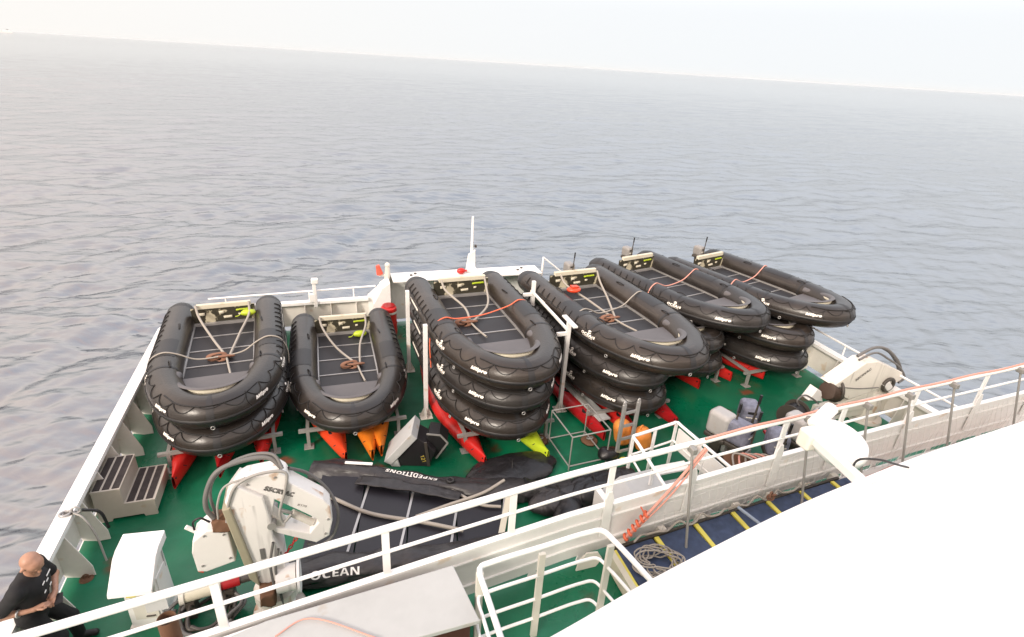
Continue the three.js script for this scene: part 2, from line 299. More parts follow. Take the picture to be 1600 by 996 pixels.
{ // flagstaff and lamps on the screen
  const f = thing('flagstaff', 'white flagstaff with bracket at the stern screen', 'flagstaff', [3.6, 1.38, ZA + 0.2]);
  mesh('staff', bar(V(0, 0.02, 0), V(0.02, 1.5, -0.05), 0.045, 12, 0.028), M.whiteClean, f);
  mesh('bracket', poly([[-0.16, 0.003], [0.22, 0.003], [0.1, 0.16], [0.09, 0.62], [-0.09, 0.5]], 0.07, 0.01), M.white, f);
  mesh('cleat', rbox(0.05, 0.07, 0.08, 0.01, 0.1, 0.72, 0), M.darkMetal, f);
  const b = thing('red_float', 'small red float lying at the flagstaff foot', 'float', [3.3, 1.38, ZA + 0.3]);
  mesh('body', new THREE.SphereGeometry(0.09, 14, 10).scale(1.3, 0.9, 0.9).translate(0, 0.085, 0), M.red, b); mesh('neck', bar(V(0.1, 0.085, 0), V(0.15, 0.085, 0), 0.03), M.red, b);
  const l = thing('stern_lamp', 'white lamp post with a red conical cover on the stern screen', 'lamp', [1.4, 0, ZA + 0.1]);
  mesh('post', bar(V(0, 1.1, 0), V(0.02, 1.62, 0), 0.1, 14, 0.06), M.whiteOld, l); mesh('cap', new THREE.SphereGeometry(0.07, 14, 10).translate(0.02, 1.66, 0), M.whiteOld, l);
  mesh('arm', box(0.2, 0.05, 0.05, -0.1, 1.4, 0), M.whiteOld, l); mesh('red_cover', new THREE.CylinderGeometry(0.05, 0.085, 0.24, 14).rotateZ(0.2).translate(-0.2, 1.55, 0), std(0.72, 0.10, 0.06, 0.5), l);
}
{
  const p = P(613, 500, 0.75), b = thing('red_drum', 'red plastic drum standing by the stern screen foot', 'drum', [p.x, 0, -12.9]);
  mesh('body', new THREE.LatheGeometry([[0, 0.004], [0.19, 0.004], [0.2, 0.1], [0.19, 0.3], [0.205, 0.34], [0.19, 0.38], [0.2, 0.74], [0.17, 0.8], [0, 0.8]].map((q) => new THREE.Vector2(...q)), 24), M.red, b);
  mesh('band', new THREE.CylinderGeometry(0.207, 0.207, 0.06, 24, 1, true).translate(0, 0.66, 0), M.whiteOld, b);
  mesh('lid', new THREE.CylinderGeometry(0.15, 0.16, 0.03, 20).translate(0, 0.816, 0), M.redDark, b);
}

// ------------------------------------------------------------------ inflatable boats
const TR = 0.28, TY = 0.93;                                                        // tube radius
const boatCurve = (() => {
  const side = [[0.86, -2.02], [0.86, -1.2], [0.86, -0.4], [0.86, 0.25], [0.83, 0.72], [0.74, 1.12], [0.57, 1.56], [0.31, 1.9]], pts = [];
  for (const [x, z] of side) pts.push(V(x, 0, z)); pts.push(V(0, 0, 2.02)); for (const [x, z] of side.slice().reverse()) pts.push(V(-x, 0, z));
  for (const p of pts) { const k = Math.max(0, (p.z - 0.5) / 1.4); p.y = TR * TY + 0.04 * k * k; }
  return new THREE.CatmullRomCurve3(pts, false, 'centripetal');
})();
function frameAt(curve, t) { const c = curve.getPointAt(t), T = curve.getTangentAt(t), out = V(0, 1, 0).cross(T).normalize(), up = out.clone().cross(T).normalize(); if (up.y < 0) up.negate(); return { c, T, out, up }; }
// outward side of a U-shaped tube: angle 0 is outward, 90 degrees is up
function sweep(curve, t0, t1, n, rad, a0, a1, m, wrap, flatY = TY) {
  const pos = [], uv = [], idx = [], L = curve.getLength();
  for (let i = 0; i <= n; i++) {
    const t = t0 + (t1 - t0) * i / n, f = frameAt(curve, t);
    for (let j = 0; j <= m; j++) {
      const a = a0 + (a1 - a0) * j / m, r = typeof rad === 'function' ? rad(t, a) : rad, p = f.c.clone().addScaledVector(f.out, Math.cos(a) * r).addScaledVector(f.up, Math.sin(a) * r * flatY);
      pos.push(p.x, p.y, p.z); uv.push(wrap ? (t - t0) / (t1 - t0) : t * L, wrap ? j / m : a * 0.27);
      if (i && j) { const p0 = (i - 1) * (m + 1) + j - 1, p1 = p0 + 1, q0 = p0 + m + 1, q1 = q0 + 1; idx.push(p0, q0, p1, p1, q0, q1); }
    }
  }
  const g = new THREE.BufferGeometry(); g.setAttribute('position', new THREE.Float32BufferAttribute(pos, 3)); g.setAttribute('uv', new THREE.Float32BufferAttribute(uv, 2)); g.setIndex(idx); g.computeVertexNormals(); return g;
}
const D = Math.PI / 180;
const milpro = letters((x, w, h) => { x.fillStyle = '#f4efe6'; x.font = 'italic bold 92px sans-serif'; x.textAlign = 'center'; x.textBaseline = 'middle'; x.fillText('Milpro', w / 2, h / 2, w * 0.9); x.lineWidth = 5; x.strokeStyle = '#f4efe6'; x.strokeText('Milpro', w / 2, h / 2, w * 0.9); }, 384, 128);
const crest = letters((x, w, h) => {
  x.fillStyle = '#efe9df'; x.beginPath(); x.ellipse(w * 0.52, h * 0.24, h * 0.16, h * 0.2, 0, 0, 7); x.fill();
  x.font = 'bold 78px sans-serif'; x.textAlign = 'center'; x.textBaseline = 'middle'; x.fillText('OCEAN', w * 0.5, h * 0.64, w * 0.94); x.lineWidth = 5; x.strokeStyle = '#efe9df'; x.strokeText('OCEAN', w * 0.5, h * 0.64, w * 0.94);
  x.font = 'bold 30px sans-serif'; x.fillText('EXPEDITIONS', w * 0.5, h * 0.9, w * 0.7);
}, 384, 192);
const sideTag = letters((x, w, h) => { x.fillStyle = '#e9e4da'; x.fillRect(w * 0.04, h * 0.3, w * 0.92, h * 0.4); x.fillStyle = '#b9b2a6'; for (let i = 0; i < 9; i++) x.fillRect(w * (0.1 + i * 0.09), h * 0.42, w * 0.05, h * 0.14); }, 256, 64);
const yellowTag = letters((x, w, h) => { x.fillStyle = '#d8cf5a'; x.font = 'bold 40px sans-serif'; x.textAlign = 'center'; x.textBaseline = 'middle'; x.fillText('ZB1 ', w * 0.5, h * 0.5); x.fillRect(w * 0.04, h * 0.2, w * 0.92, h * 0.1); x.fillRect(w * 0.04, h * 0.74, w * 0.92, h * 0.08); }, 128, 64);
function flip(g) { const u = g.attributes.uv; for (let i = 0; i < u.count; i++) u.setXY(i, 1 - u.getX(i), u.getY(i)); return g; }
function makeBoat() {
  const b = new THREE.Group(); b.name = 'inflatable_boat';
  // main tube in four chambers
  const cut = [0, 0.31, 0.5, 0.69, 1];
  for (let k = 0; k < 4; k++) mesh('tube_chamber', sweep(boatCurve, cut[k], cut[k + 1], k % 3 ? 26 : 14, (t) => TR * (1 - 0.012 * Math.pow(Math.abs((t - (cut[k] + cut[k + 1]) / 2) / ((cut[k + 1] - cut[k]) / 2)), 12)), 0, 2 * Math.PI, 28), M.rubber, b, true);
  for (const t of [0.31, 0.5, 0.69]) mesh('seam_tape', sweep(boatCurve, t - 0.0035, t + 0.0035, 2, TR + 0.003, 0, 2 * Math.PI, 28), M.rubberDark, b, true);
  for (const s of [1, -1]) { // tapering stern cones
    const g = new THREE.LatheGeometry([[TR * 0.992, 0], [TR * 0.99, 0.1], [TR * 0.82, 0.26], [0.1, 0.42], [0.03, 0.46], [0, 0.46]].map((q) => new THREE.Vector2(...q)), 26).rotateX(-Math.PI / 2).scale(1, TY, 1).translate(s * 0.86, TR * TY, -2.02);
    mesh('stern_cone', g, M.rubberDark, b);
  }
  // rubbing strake along the outside
  mesh('rubbing_strake', sweep(boatCurve, 0.012, 0.988, 90, (t, a) => TR + 0.016 * (1 - Math.pow(Math.abs(a + 4 * D) / (8 * D), 4)) , -11 * D, 3 * D, 4), M.rubberDark, b, true);
  // wear patches on top of the tubes
  for (const [t0, t1] of [[0.185, 0.262], [0.738, 0.815]]) mesh('wear_patch', sweep(boatCurve, t0, t1, 8, TR + 0.004, 38 * D, 128 * D, 14), M.rubberDark, b, true);
  // grab line in festoons, both sides and round the bow
  const line = [], at = (t, a, o) => { const f = frameAt(boatCurve, t); return f.c.clone().addScaledVector(f.out, Math.cos(a) * (TR + o)).addScaledVector(f.up, Math.sin(a) * (TR + o) * TY); };
  const knots = [0.29, 0.335, 0.375, 0.415, 0.45, 0.485, 0.515, 0.55, 0.59, 0.63, 0.67, 0.71], ties = [];
  for (let i = 0; i < knots.length - 1; i++) { const sag = 6 + 30 * hash(i, 3, 5), top = 62 - 8 * hash(i, 6, 2), pts = []; for (let q = 0; q <= 8; q++) { const u = q / 8; pts.push(at(knots[i] + (knots[i + 1] - knots[i]) * u, (top - sag * 4 * u * (1 - u)) * D, 0.009)); } line.push(tube(pts, 0.0075, 14, 5)); if (i % 3 === 1) line.push(tube([at(knots[i], top * D, 0.009), at(knots[i] + 0.006, (top - 26) * D, 0.009), at(knots[i] + 0.002, (top - 52) * D, 0.009)], 0.006, 10, 5)); }
  for (const [a0, a1] of [[0.02, 0.29], [0.71, 0.98]]) line.push(tube(Array.from({ length: 20 }, (_, i) => at(a0 + (a1 - a0) * i / 19, (30 + 3 * Math.sin(i * 2.1)) * D, 0.01)), 0.008, 60, 5));
  mesh('grab_line', line, M.rope, b);
  for (let i = 0; i < 10; i++) for (const k of [0.03 + i * 0.026, 0.97 - i * 0.026]) mesh('line_tie', tube([at(k, 26 * D, 0.008), at(k + 0.003, 44 * D, 0.012), at(k + 0.007, 60 * D, 0.006)], 0.011, 8, 5), M.rope, b);
  mesh('bow_band', tube([at(0.42, 60 * D, 0.01), at(0.46, 54 * D, 0.012), at(0.5, 52 * D, 0.014), at(0.54, 54 * D, 0.012), at(0.58, 60 * D, 0.01)], 0.012, 24, 5), M.rope, b);
  // lifting handles on the inside
  for (const t of [0.12, 0.3, 0.7, 0.88]) mesh('handle', tube([at(t - 0.012, 118 * D, 0.004), at(t - 0.004, 116 * D, 0.03), at(t + 0.006, 114 * D, 0.03), at(t + 0.014, 112 * D, 0.004)], 0.014, 10, 5), M.black, b);
  for (const s of [0, 1]) { // lettering: right way round on both bows
    const m = (t0, t1, a0, a1, mat, name) => { const g = sweep(boatCurve, t0, t1, 12, TR + 0.005, a0 * D, a1 * D, 6, true); mesh(name, flip(g), mat, b, true); };
    if (s) { m(0.552, 0.595, 8, 30, milpro, 'lettering'); m(0.66, 0.715, 6, 40, crest, 'crest'); m(0.86, 0.945, -2, 22, sideTag, 'name_plate'); }
    else { m(0.405, 0.448, 8, 30, milpro, 'lettering'); m(0.285, 0.34, 6, 40, crest, 'crest'); m(0.055, 0.14, -2, 22, sideTag, 'name_plate'); }
  }
  for (const t of [0.36, 0.64, 0.5]) { const f = frameAt(boatCurve, t), c = f.c.clone().addScaledVector(f.out, TR * 0.86).addScaledVector(f.up, -TR * 0.58); mesh('tow_ring', new THREE.TorusGeometry(0.028, 0.009, 6, 14).rotateY(Math.atan2(f.out.x, f.out.z)).translate(c.x, c.y, c.z), M.alu, b); }
  // floor: boards, battens, stringers, bow board
  const fy = 0.17;
  for (let k = 0; k < 4; k++) { const z = -1.62 + k * 0.62; mesh('floor_board', rbox(1.22, 0.02, 0.6, 0.006, 0, fy, z + 0.3, 1), M.floor, b); if (k) mesh('batten', box(1.2, 0.014, 0.024, 0, fy + 0.018, z), M.alu, b); }
  mesh('batten', box(1.2, 0.014, 0.024, 0, fy + 0.018, -1.62 + 4 * 0.62), M.alu, b);
  for (const s of [1, -1]) mesh('stringer', box(0.05, 0.035, 2.5, s * 0.585, fy + 0.028, -0.38), M.alu, b);
  mesh('bow_board', poly([[-0.58, -0.82], [0.58, -0.82], [0.55, -1.1], [0.36, -1.5], [0.14, -1.64], [-0.14, -1.64], [-0.36, -1.5], [-0.55, -1.1]], 0.03).rotateX(-Math.PI / 2).rotateX(-0.1).translate(0, fy + 0.03, 0.02), M.rubberGrey, b);
  mesh('bow_apron', sweep(new THREE.CatmullRomCurve3([V(0.6, fy + 0.2, 0.8), V(0.6, fy + 0.22, 1.1), V(0.42, fy + 0.3, 1.52), V(0.17, fy + 0.33, 1.71), V(-0.17, fy + 0.33, 1.71), V(-0.42, fy + 0.3, 1.52), V(-0.6, fy + 0.22, 1.1), V(-0.6, fy + 0.2, 0.8)], false, 'centripetal'), 0, 1, 40, (t, a) => 0.075, 60 * D, 230 * D, 10), M.rubberGrey, b, true);
  mesh('bow_rim', tube([V(0.58, fy + 0.1, 0.8), V(0.56, fy + 0.18, 1.1), V(0.38, fy + 0.27, 1.5), V(0.15, fy + 0.3, 1.66), V(-0.15, fy + 0.3, 1.66), V(-0.38, fy + 0.27, 1.5), V(-0.56, fy + 0.18, 1.1), V(-0.58, fy + 0.1, 0.8)], 0.045, 40, 8), M.cream, b);
  mesh('bow_plate', new THREE.PlaneGeometry(0.24, 0.1).rotateX(-Math.PI / 2).rotateX(-0.1).translate(0.24, fy + 0.075, 0.94), yellowTag, b, true);
  // transom with fittings
  const tr = mesh('transom', rbox(1.22, 0.44, 0.05, 0.012, 0, 0.34, -1.66, 1), M.peel, b);
  mesh('top_edge', rbox(1.04, 0.1, 0.085, 0.012, 0.02, 0.585, -1.66, 1), M.cream, tr);
  for (const [x, y, w, h] of [[-0.42, 0.42, 0.11, 0.06], [-0.05, 0.43, 0.09, 0.06], [0.36, 0.46, 0.26, 0.035], [0.06, 0.32, 0.16, 0.05], [0.3, 0.36, 0.06, 0.04]]) mesh('fitting', wobble(new THREE.BoxGeometry(w, h, 0.03, 3, 3, 1), 0.03, 9, 3).translate(x, y, -1.625), y > 0.44 ? M.lime : M.cream, tr);
  mesh('sill', box(1.2, 0.05, 0.08, 0, 0.2, -1.6), M.alu, b);
  return b;
}
const boatProto = makeBoat();
const boatPitch = 2 * TR * TY + 0.004;
const stacks = [ // x, z, turn, base height, count, names for each level from the bottom
  { x: -2.08, z: -10.34, a: 0.07, h: 0.40, say: ['lower of two stacked black inflatable boats near the deck steps', 'upper boat of the two-boat stack near the deck steps, bare black floor and V ropes'] },
  { x: 0.2, z: -10.4, a: 0.0, h: 0.40, say: ['single black inflatable boat lying alone on a low rack above orange kayaks'] },
  { x: 2.9, z: -9.6, a: 0.05, big: 1.045, low: [2.84, -9.62, 0.03, 1], h: 0.40, say: ['bottom boat of the stack between two tall white posts', 'middle boat of the stack between two tall white posts', 'top boat between two tall white posts, orange strap across it'] },
  { x: 5.78, z: -9.5, a: 0.1, big: 1.09, low: [5.47, -9.7, 0.02, 0.98], h: 0.40, say: ['bottom black boat of the stack behind the upright aluminium ladder', 'middle black boat of the stack behind the upright aluminium ladder', 'top boat behind the aluminium ladder with an outboard on its transom'] },
  { x: 8.16, z: -10.5, a: 0.225, low: [7.56, -10.65, 0.03, 0.97], h: 0.40, say: ['bottom boat of the second stack from the far side bulwark', 'middle boat of the second stack from the far side bulwark', 'top boat of the second stack from the far side bulwark, pink strap across it'] },
  { x: 10.36, z: -10.3, a: 0.26, low: [9.68, -10.35, 0.06, 0.97], h: 0.40, say: ['bottom boat of the stack at the far side bulwark', 'middle boat of the stack at the far side bulwark', 'top boat overhanging the far side bulwark above the sea'] },
];
const boatAt = (s, lx, y, lz) => V(s.x + lx * Math.cos(s.a) + lz * Math.sin(s.a), y, s.z - lx * Math.sin(s.a) + lz * Math.cos(s.a));
for (const s of stacks) s.say.forEach((label, k) => {
  const o = boatProto.clone(); o.name = numbered('inflatable_boat'); scene.add(o); tag(o, label, 'boat', 'stacked inflatable boats');
  const skin = [M.rubber, M.rubberB, M.rubberC][(k + Math.round(s.x)) % 3 < 0 ? 0 : (k + Math.round(s.x)) % 3]; o.traverse((q) => { if (q.name === 'tube_chamber') q.material = skin; });
  const below = s.say.length - 1 - k, off = below ? (hash(k, Math.round(s.x * 10), 3) - 0.5) * 0.08 : 0, low = below && s.low;
  if (low) { o.position.set(s.low[0] + off, s.h + k * boatPitch, s.low[1] + 0.04 * below); o.rotation.y = s.low[2] + off * 0.2; o.scale.set(s.x < 4 ? 1 : 0.9, 1, s.low[3]); }
  else { o.position.copy(boatAt(s, off, s.h + k * boatPitch, below * 0.03)); o.rotation.y = s.a + off * 0.2; if (s.big) o.scale.set(s.big, 1, s.big); }
});
const topOf = (i) => stacks[i].h + stacks[i].say.length * boatPitch;

// low galvanised cradles under the stacks
stacks.forEach((s, i) => {
  const c = s.low ?? [s.x, s.z, s.a], t = thing('boat_cradle', ['low galvanised cradle under the two-boat stack near the steps', 'low galvanised cradle under the single boat', 'low galvanised cradle under the boats between the white posts', 'low galvanised cradle under the boats behind the ladder', 'low galvanised cradle under the second stack from the far bulwark', 'low galvanised cradle at the far side bulwark'][i], 'cradle', [c[0], 0, c[1]], c[2], 'boat cradles on the green deck');
  const y = 0.365, zf = 1.72;
  for (const z of [zf, -1.4]) mesh('cross_beam', box(1.9, 0.055, 0.06, 0, y, z), M.galv, t);
  for (const x of [-0.8, 0.8]) {
    mesh('side_beam', box(0.055, 0.05, zf + 1.34, x, y, (zf - 1.4) / 2), M.galv, t);
    for (const z of [zf, -1.4]) { mesh('leg', box(0.055, y - 0.04, 0.055, x, (y - 0.03) / 2 + 0.008, z), M.galv, t); mesh('foot', rbox(0.17, 0.02, 0.17, 0.006, x, 0.0125, z, 1), M.galv, t); }
  }
});

// outboard motors on the transoms of the three right-hand stacks
function makeOutboard(cowl, tall = 0.36) {
  const b = new THREE.Group(); b.name = 'outboard_motor';
  mesh('cowl', rbox(0.33, tall, 0.43, 0.09, 0, 0.6 + tall / 2, 0, 4), cowl, b);
  mesh('cowl_base', rbox(0.32, 0.1, 0.42, 0.03, 0, 0.56, 0, 2), M.darkMetal, b);
  mesh('vent', rbox(0.16, 0.05, 0.02, 0.008, 0, 0.5 + tall, 0.216, 1), M.black, b);
  mesh('badge', rbox(0.2, 0.02, 0.012, 0.004, 0, 0.4 + tall, 0.215, 1), M.whiteOld, b);
  mesh('leg', poly([[-0.14, 0.54], [0.14, 0.54], [0.09, 0.14], [0.1, 0.06], [-0.1, 0.06], [-0.08, 0.14]], 0.13, 0.02).rotateY(Math.PI / 2), M.darkMetal, b);
  mesh('anti_cavitation_plate', rbox(0.2, 0.014, 0.34, 0.005, 0, 0.13, -0.03, 1), M.darkMetal, b);
  mesh('gearcase', new THREE.SphereGeometry(0.055, 14, 10).scale(1, 1, 3).translate(0, 0.045 + 0.02, 0), M.darkMetal, b);
  for (let k = 0; k < 3; k++) mesh('propeller_blade', new THREE.SphereGeometry(0.05, 8, 6).scale(0.8, 1.1, 0.14).translate(0, 0.06, 0).rotateZ(k * 2.094).translate(0, 0.085, -0.18), M.alu, b);
  mesh('clamp', rbox(0.22, 0.2, 0.08, 0.02, 0, 0.46, 0.2, 1), M.alu, b);
  mesh('tiller', bar(V(0.03, 0.62, 0.22), V(0.05, 1.28, 0.24), 0.024, 8, 0.016), M.darkMetal, b);
  mesh('tiller_grip', bar(V(0.05, 1.18, 0.238), V(0.054, 1.36, 0.243), 0.026, 8), M.black, b);
  return b;
}
const outboardGrey = makeOutboard(M.motorGrey, 0.48), outboardCover = makeOutboard(M.motorCover, 0.44), outboardOld = makeOutboard(M.motorOld);
for (const i of [3, 4, 5]) {
  const s = stacks[i], o = outboardOld.clone(), p = boatAt(s, -0.05, 0, -2.0); o.scale.set(0.62, 0.74, 0.65); o.name = numbered('outboard_motor'); scene.add(o);
  tag(o, ['grey outboard motor on the transom of the boat behind the ladder', 'grey outboard motor on the second stack from the far bulwark', 'grey outboard motor on the boat overhanging the far bulwark'][i - 3], 'outboard motor', 'outboards on stacked boats');
  o.position.set(p.x, topOf(i) - boatPitch + 0.06, p.z); o.rotation.y = s.a;
}

// ropes and straps on top of the boats
const tagMesh = (name, geo, mat, label, cat, group) => tag(mesh(name, geo, mat), label, cat, group);
{
  const over = (i, lz, dz, r, mat, label, ends = 0.9, group, sagY = 0.1) => { // a lashing across both tubes
    const s = stacks[i], y = topOf(i), pts = [];
    for (const [x, h] of [[-1.16, -ends], [-1.17, -0.32], [-1.05, -0.06], [-0.86, 0.012], [-0.66, -0.06], [-0.4, -sagY], [0, -sagY - 0.03], [0.4, -sagY], [0.66, -0.06], [0.86, 0.012], [1.05, -0.06], [1.17, -0.32], [1.16, -ends]]) pts.push(boatAt(s, x, y + h, lz + dz * x));
    return tagMesh('lashing_rope', tube(pts, r, 90, 7), mat, label, 'rope', group);
  };
  over(0, 0.1, -0.12, 0.014, M.creamRope, 'cream rope lashed across the two-boat stack near the steps', 0.8, 0, 0.22);
  over(2, -0.15, -0.28, 0.013, M.orangeRope, 'orange strap lashed across the boat between the white posts', 1.0, 0, 0.1);
  over(3, -0.15, -0.28, 0.014, M.creamRope, 'cream rope lashed across the boat behind the ladder', 0.8, 0, 0.2);
  over(4, -0.25, -0.2, 0.014, M.pinkRope, 'pink strap lashed across the second stack from the far bulwark', 0.8, 0, 0.16);
  over(5, -0.35, -0.2, 0.014, M.pinkRope, 'pink strap lashed across the boat overhanging the far bulwark', 0.8, 0, 0.16);
  // painter ropes hanging in a V from the transom to a knot on the floor
  const vee = (i, kx, kz, label) => {
    const s = stacks[i], y = topOf(i) - boatPitch, q = (x, h, z) => boatAt(s, x, y + h, z);
    const t = thing('lifting_bridle', label, 'rope', [0, 0, 0], 0);
    mesh('strap', tube([q(-0.5, 0.64, -1.6), q(-0.46, 0.48, -1.45), q(-0.2, 0.3, -0.75), q(kx, 0.23, kz)], 0.024, 40, 7), M.creamRope, t);
    mesh('strap', tube([q(0.5, 0.64, -1.6), q(0.5, 0.46, -1.45), q(0.32, 0.3, -0.8), q(kx + 0.05, 0.23, kz)], 0.024, 40, 7), M.creamRope, t);
    mesh('strap', tube([q(kx, 0.23, kz), q(kx + 0.04, 0.22, kz + 0.3), q(kx + 0.1, 0.24, kz + 0.72)], 0.02, 24, 7), M.creamRope, t);
    const c = q(kx - 0.12, 0.24, kz); mesh('knot', wobble(new THREE.TorusKnotGeometry(0.1, 0.035, 60, 8, 2, 3).scale(1.5, 0.5, 0.9), 0.03, 9, 4).translate(c.x, c.y, c.z), M.brownRope, t);
    return t;
  };
  vee(0, 0.1, 0.05, 'cream lifting straps knotted on the floor of the two-boat stack');
  vee(1, 0.2, 0.0, 'cream lifting straps on the floor of the single boat');
  vee(2, -0.25, -0.2, 'cream lifting straps on the floor between the white posts');
  vee(3, -0.1, 0.1, 'cream lifting straps on the floor of the boat behind the ladder');
  const s1 = stacks[1], yb = s1.h;
  for (const [i, x, h, z, l] of [[1, 0.34, 0.26, -1.36, 'small lime yellow fuel pouch by the transom of the single boat'], [0, 0.46, 0.42, -1.5, 'small lime yellow pouch at the transom of the two-boat stack']]) { const s = stacks[i], p = boatAt(s, x, topOf(i) - boatPitch + h, z), t = thing('pouch', l, 'pouch', [p.x, p.y, p.z], s.a); mesh('bag', wobble(new THREE.SphereGeometry(0.12, 18, 12).scale(1.25, 0.6, 0.75), 0.05, 7, 3), M.lime, t); mesh('drawstring', tube([V(-0.12, 0, 0), V(-0.18, -0.03, 0.05), V(-0.24, -0.05, 0.02)], 0.009, 12, 5), M.lime, t); }
  const p4 = boatAt(stacks[3], -0.45, topOf(3) - 0.04, -1.05), t4 = thing('red_pouch', 'red cloth pouch lying on the tube of the boat behind the ladder', 'pouch', [p4.x, p4.y, p4.z]);
  mesh('bag', wobble(new THREE.SphereGeometry(0.15, 18, 12).scale(1.1, 0.45, 0.8), 0.05, 6, 5), M.redOrange, t4); mesh('flap', wobble(new THREE.BoxGeometry(0.18, 0.02, 0.14, 5, 1, 5), 0.03, 8, 2).translate(0.02, 0.07, 0), M.redOrange, t4);
}

// tall white posts and bars between the stacks
function post(x, z, h, label, head) {
  const t = thing('boat_post', label, 'post', [x, 0, z], 0, 'white posts between the boat stacks');
  mesh('post', box(0.075, h, 0.075, 0, h / 2 + 0.012, 0), M.white, t); mesh('base_plate', rbox(0.24, 0.014, 0.24, 0.004, 0, 0.008, 0, 1), M.whiteOld, t);
  for (const a of [0, 1, 2, 3]) mesh('gusset', poly([[0.038, 0.016], [0.13, 0.016], [0.038, 0.22]], 0.012).rotateY(a * Math.PI / 2), M.whiteOld, t);
  if (head) mesh('head_bar', box(0.09, 0.03, 0.55, 0, h + 0.028, 0.02), M.white, t); return t;
}
post(1.6, -9.13, 2.02, 'white post between the single boat and its taller neighbour');
post(1.55, -11.0, 1.95, 'cream white post near the red drum');
post(4.33, -8.72, 2.02, 'white post with a flat head bar and cross stub', true);
post(4.33, -10.7, 2.1, 'white post joined by a sloping bar to the head bar post');
{ const t = thing('post_brace', 'white bars joining the two posts beside the three-boat stack', 'brace'); mesh('long_bar', box(0.045, 0.045, 1.86, 4.33, 1.84, -9.71), M.white, t); mesh('stub', box(0.2, 0.07, 0.05, 4.19, 1.78, -8.72), M.white, t); mesh('stub', box(0.2, 0.07, 0.05, 4.19, 1.8, -10.7), M.white, t); }

// ------------------------------------------------------------------ kayaks under the racks
function makeKayak(mat, L = 3.6) {
  const g = new THREE.Group(); g.name = 'kayak'; const pos = [], idx = [], n = 36, m = 20;
  for (let i = 0; i <= n; i++) for (let j = 0; j <= m; j++) {
    const u = i / n * 2 - 1, a = j / m * 2 * Math.PI, w = 0.29 * Math.pow(Math.max(0, 1 - Math.pow(Math.abs(u), 1.8)), 1.12) + 0.022, c = Math.cos(a), s = Math.sin(a);
    const rock = 0.07 * Math.pow(Math.abs(u), 3), top = 0.29 - 0.04 * (1 - u * u) * (s > 0 ? Math.abs(c) : 0) + rock * 0.4, bot = 0.004 + rock;
    pos.push(w * Math.sign(c) * Math.pow(Math.abs(c), 0.75), s > 0 ? 0.15 + (top - 0.15) * Math.pow(s, 0.9) : 0.15 + (0.15 - bot) * s, u * L / 2);
    if (i && j) { const p0 = (i - 1) * (m + 1) + j - 1, q0 = p0 + m + 1; idx.push(p0, p0 + 1, q0, p0 + 1, q0 + 1, q0); }
  }
  const b = new THREE.BufferGeometry(); b.setAttribute('position', new THREE.Float32BufferAttribute(pos, 3)); b.setIndex(idx); b.computeVertexNormals();
  mesh('hull', b, mat, g);
  mesh('cockpit_coaming', new THREE.TorusGeometry(0.22, 0.02, 6, 28).rotateX(Math.PI / 2).scale(0.85, 1, 1.7).translate(0, 0.285, 0), M.black, g);
  for (const z of [L * 0.3, -L * 0.3]) mesh('hatch_cover', new THREE.CylinderGeometry(0.11, 0.115, 0.02, 20).translate(0, 0.275, z), M.black, g);
  for (const z of [L * 0.36, L * 0.4]) mesh('deck_line', tube([V(-0.12, 0.225, z), V(0, 0.287, z + 0.03), V(0.12, 0.225, z)], 0.007, 12, 5), M.black, g);
  for (const z of [1, -1]) mesh('toggle', bar(V(-0.04, 0.25, z * (L / 2 - 0.05)), V(0.04, 0.25, z * (L / 2 - 0.05)), 0.016, 8), M.black, g);
  return g;
}
{
  const kinds = new Map();
  const kayak = (mat, px, py, turn, label) => { // the tip nearest the camera stands at that deck point
    if (!kinds.has(mat)) kinds.set(mat, makeKayak(mat)); const k = kinds.get(mat).clone(); k.name = numbered('kayak'); scene.add(k);
    const tip = P(px, py, 0.15); k.position.set(tip.x - Math.sin(turn) * 1.8, 0.004, tip.z - Math.cos(turn) * 1.8); k.rotation.y = turn; return tag(k, label, 'kayak', 'kayaks stowed under the boats');
  };
  kayak(M.red, 272, 759, -0.02, 'red kayak under the two-boat stack, the one beside the deck steps');
  kayak(M.redDark, 343, 742, 0.0, 'red kayak in the middle under the two-boat stack');
  kayak(M.red, 408, 722, 0.02, 'red kayak under the two-boat stack, nearest the single boat');
  kayak(M.redOrange, 541, 719, 0.22, 'orange-red kayak slanting out under the single boat');
  kayak(M.orange, 582, 715, 0.02, 'orange kayak between two others under the single boat');
  kayak(M.orange, 596, 708, -0.02, 'orange kayak under the single boat beside the black box');
  kayak(M.red, 758, 726, 0.14, 'red kayak under the boats between the white posts');
  kayak(M.lime, 856, 717, 0.16, 'lime yellow kayak beside the metal frame stand');
  kayak(M.redDark, 944, 684, 0.03, 'dark red kayak lying beside the metal frame stand under a grey board');
  kayak(M.red, 1000, 690, 0.02, 'red kayak behind the upright ladder');
  kayak(M.redDark, 1057, 664, 0.02, 'dark red kayak at the corner of the stair handrails');
  kayak(M.red, 1092, 604, 0.1, 'red kayak tip poking out between two cradles');
  kayak(M.red, 1142, 592, 0.16, 'red kayak under the second stack from the far bulwark');
  kayak(M.red, 1193, 589, 0.24, 'bright red kayak under the stack at the far bulwark');
  kayak(M.redDark, 1226, 578, 0.26, 'dark red kayak nearest the far bulwark');
}
{ const p = P(905, 620, 0.34), q = P(945, 668, 0.34), t = thing('grey_board', 'grey flat board resting on the dark red kayak', 'board'); mesh('board', flat(V(4.66, 0.325, -9.2), V(4.84, 0.325, -7.75), 0.24, 0.03), M.greyBox, t); mesh('edge_strip', flat(V(4.785, 0.322, -9.2), V(4.965, 0.322, -7.75), 0.012, 0.045), M.alu, t); }

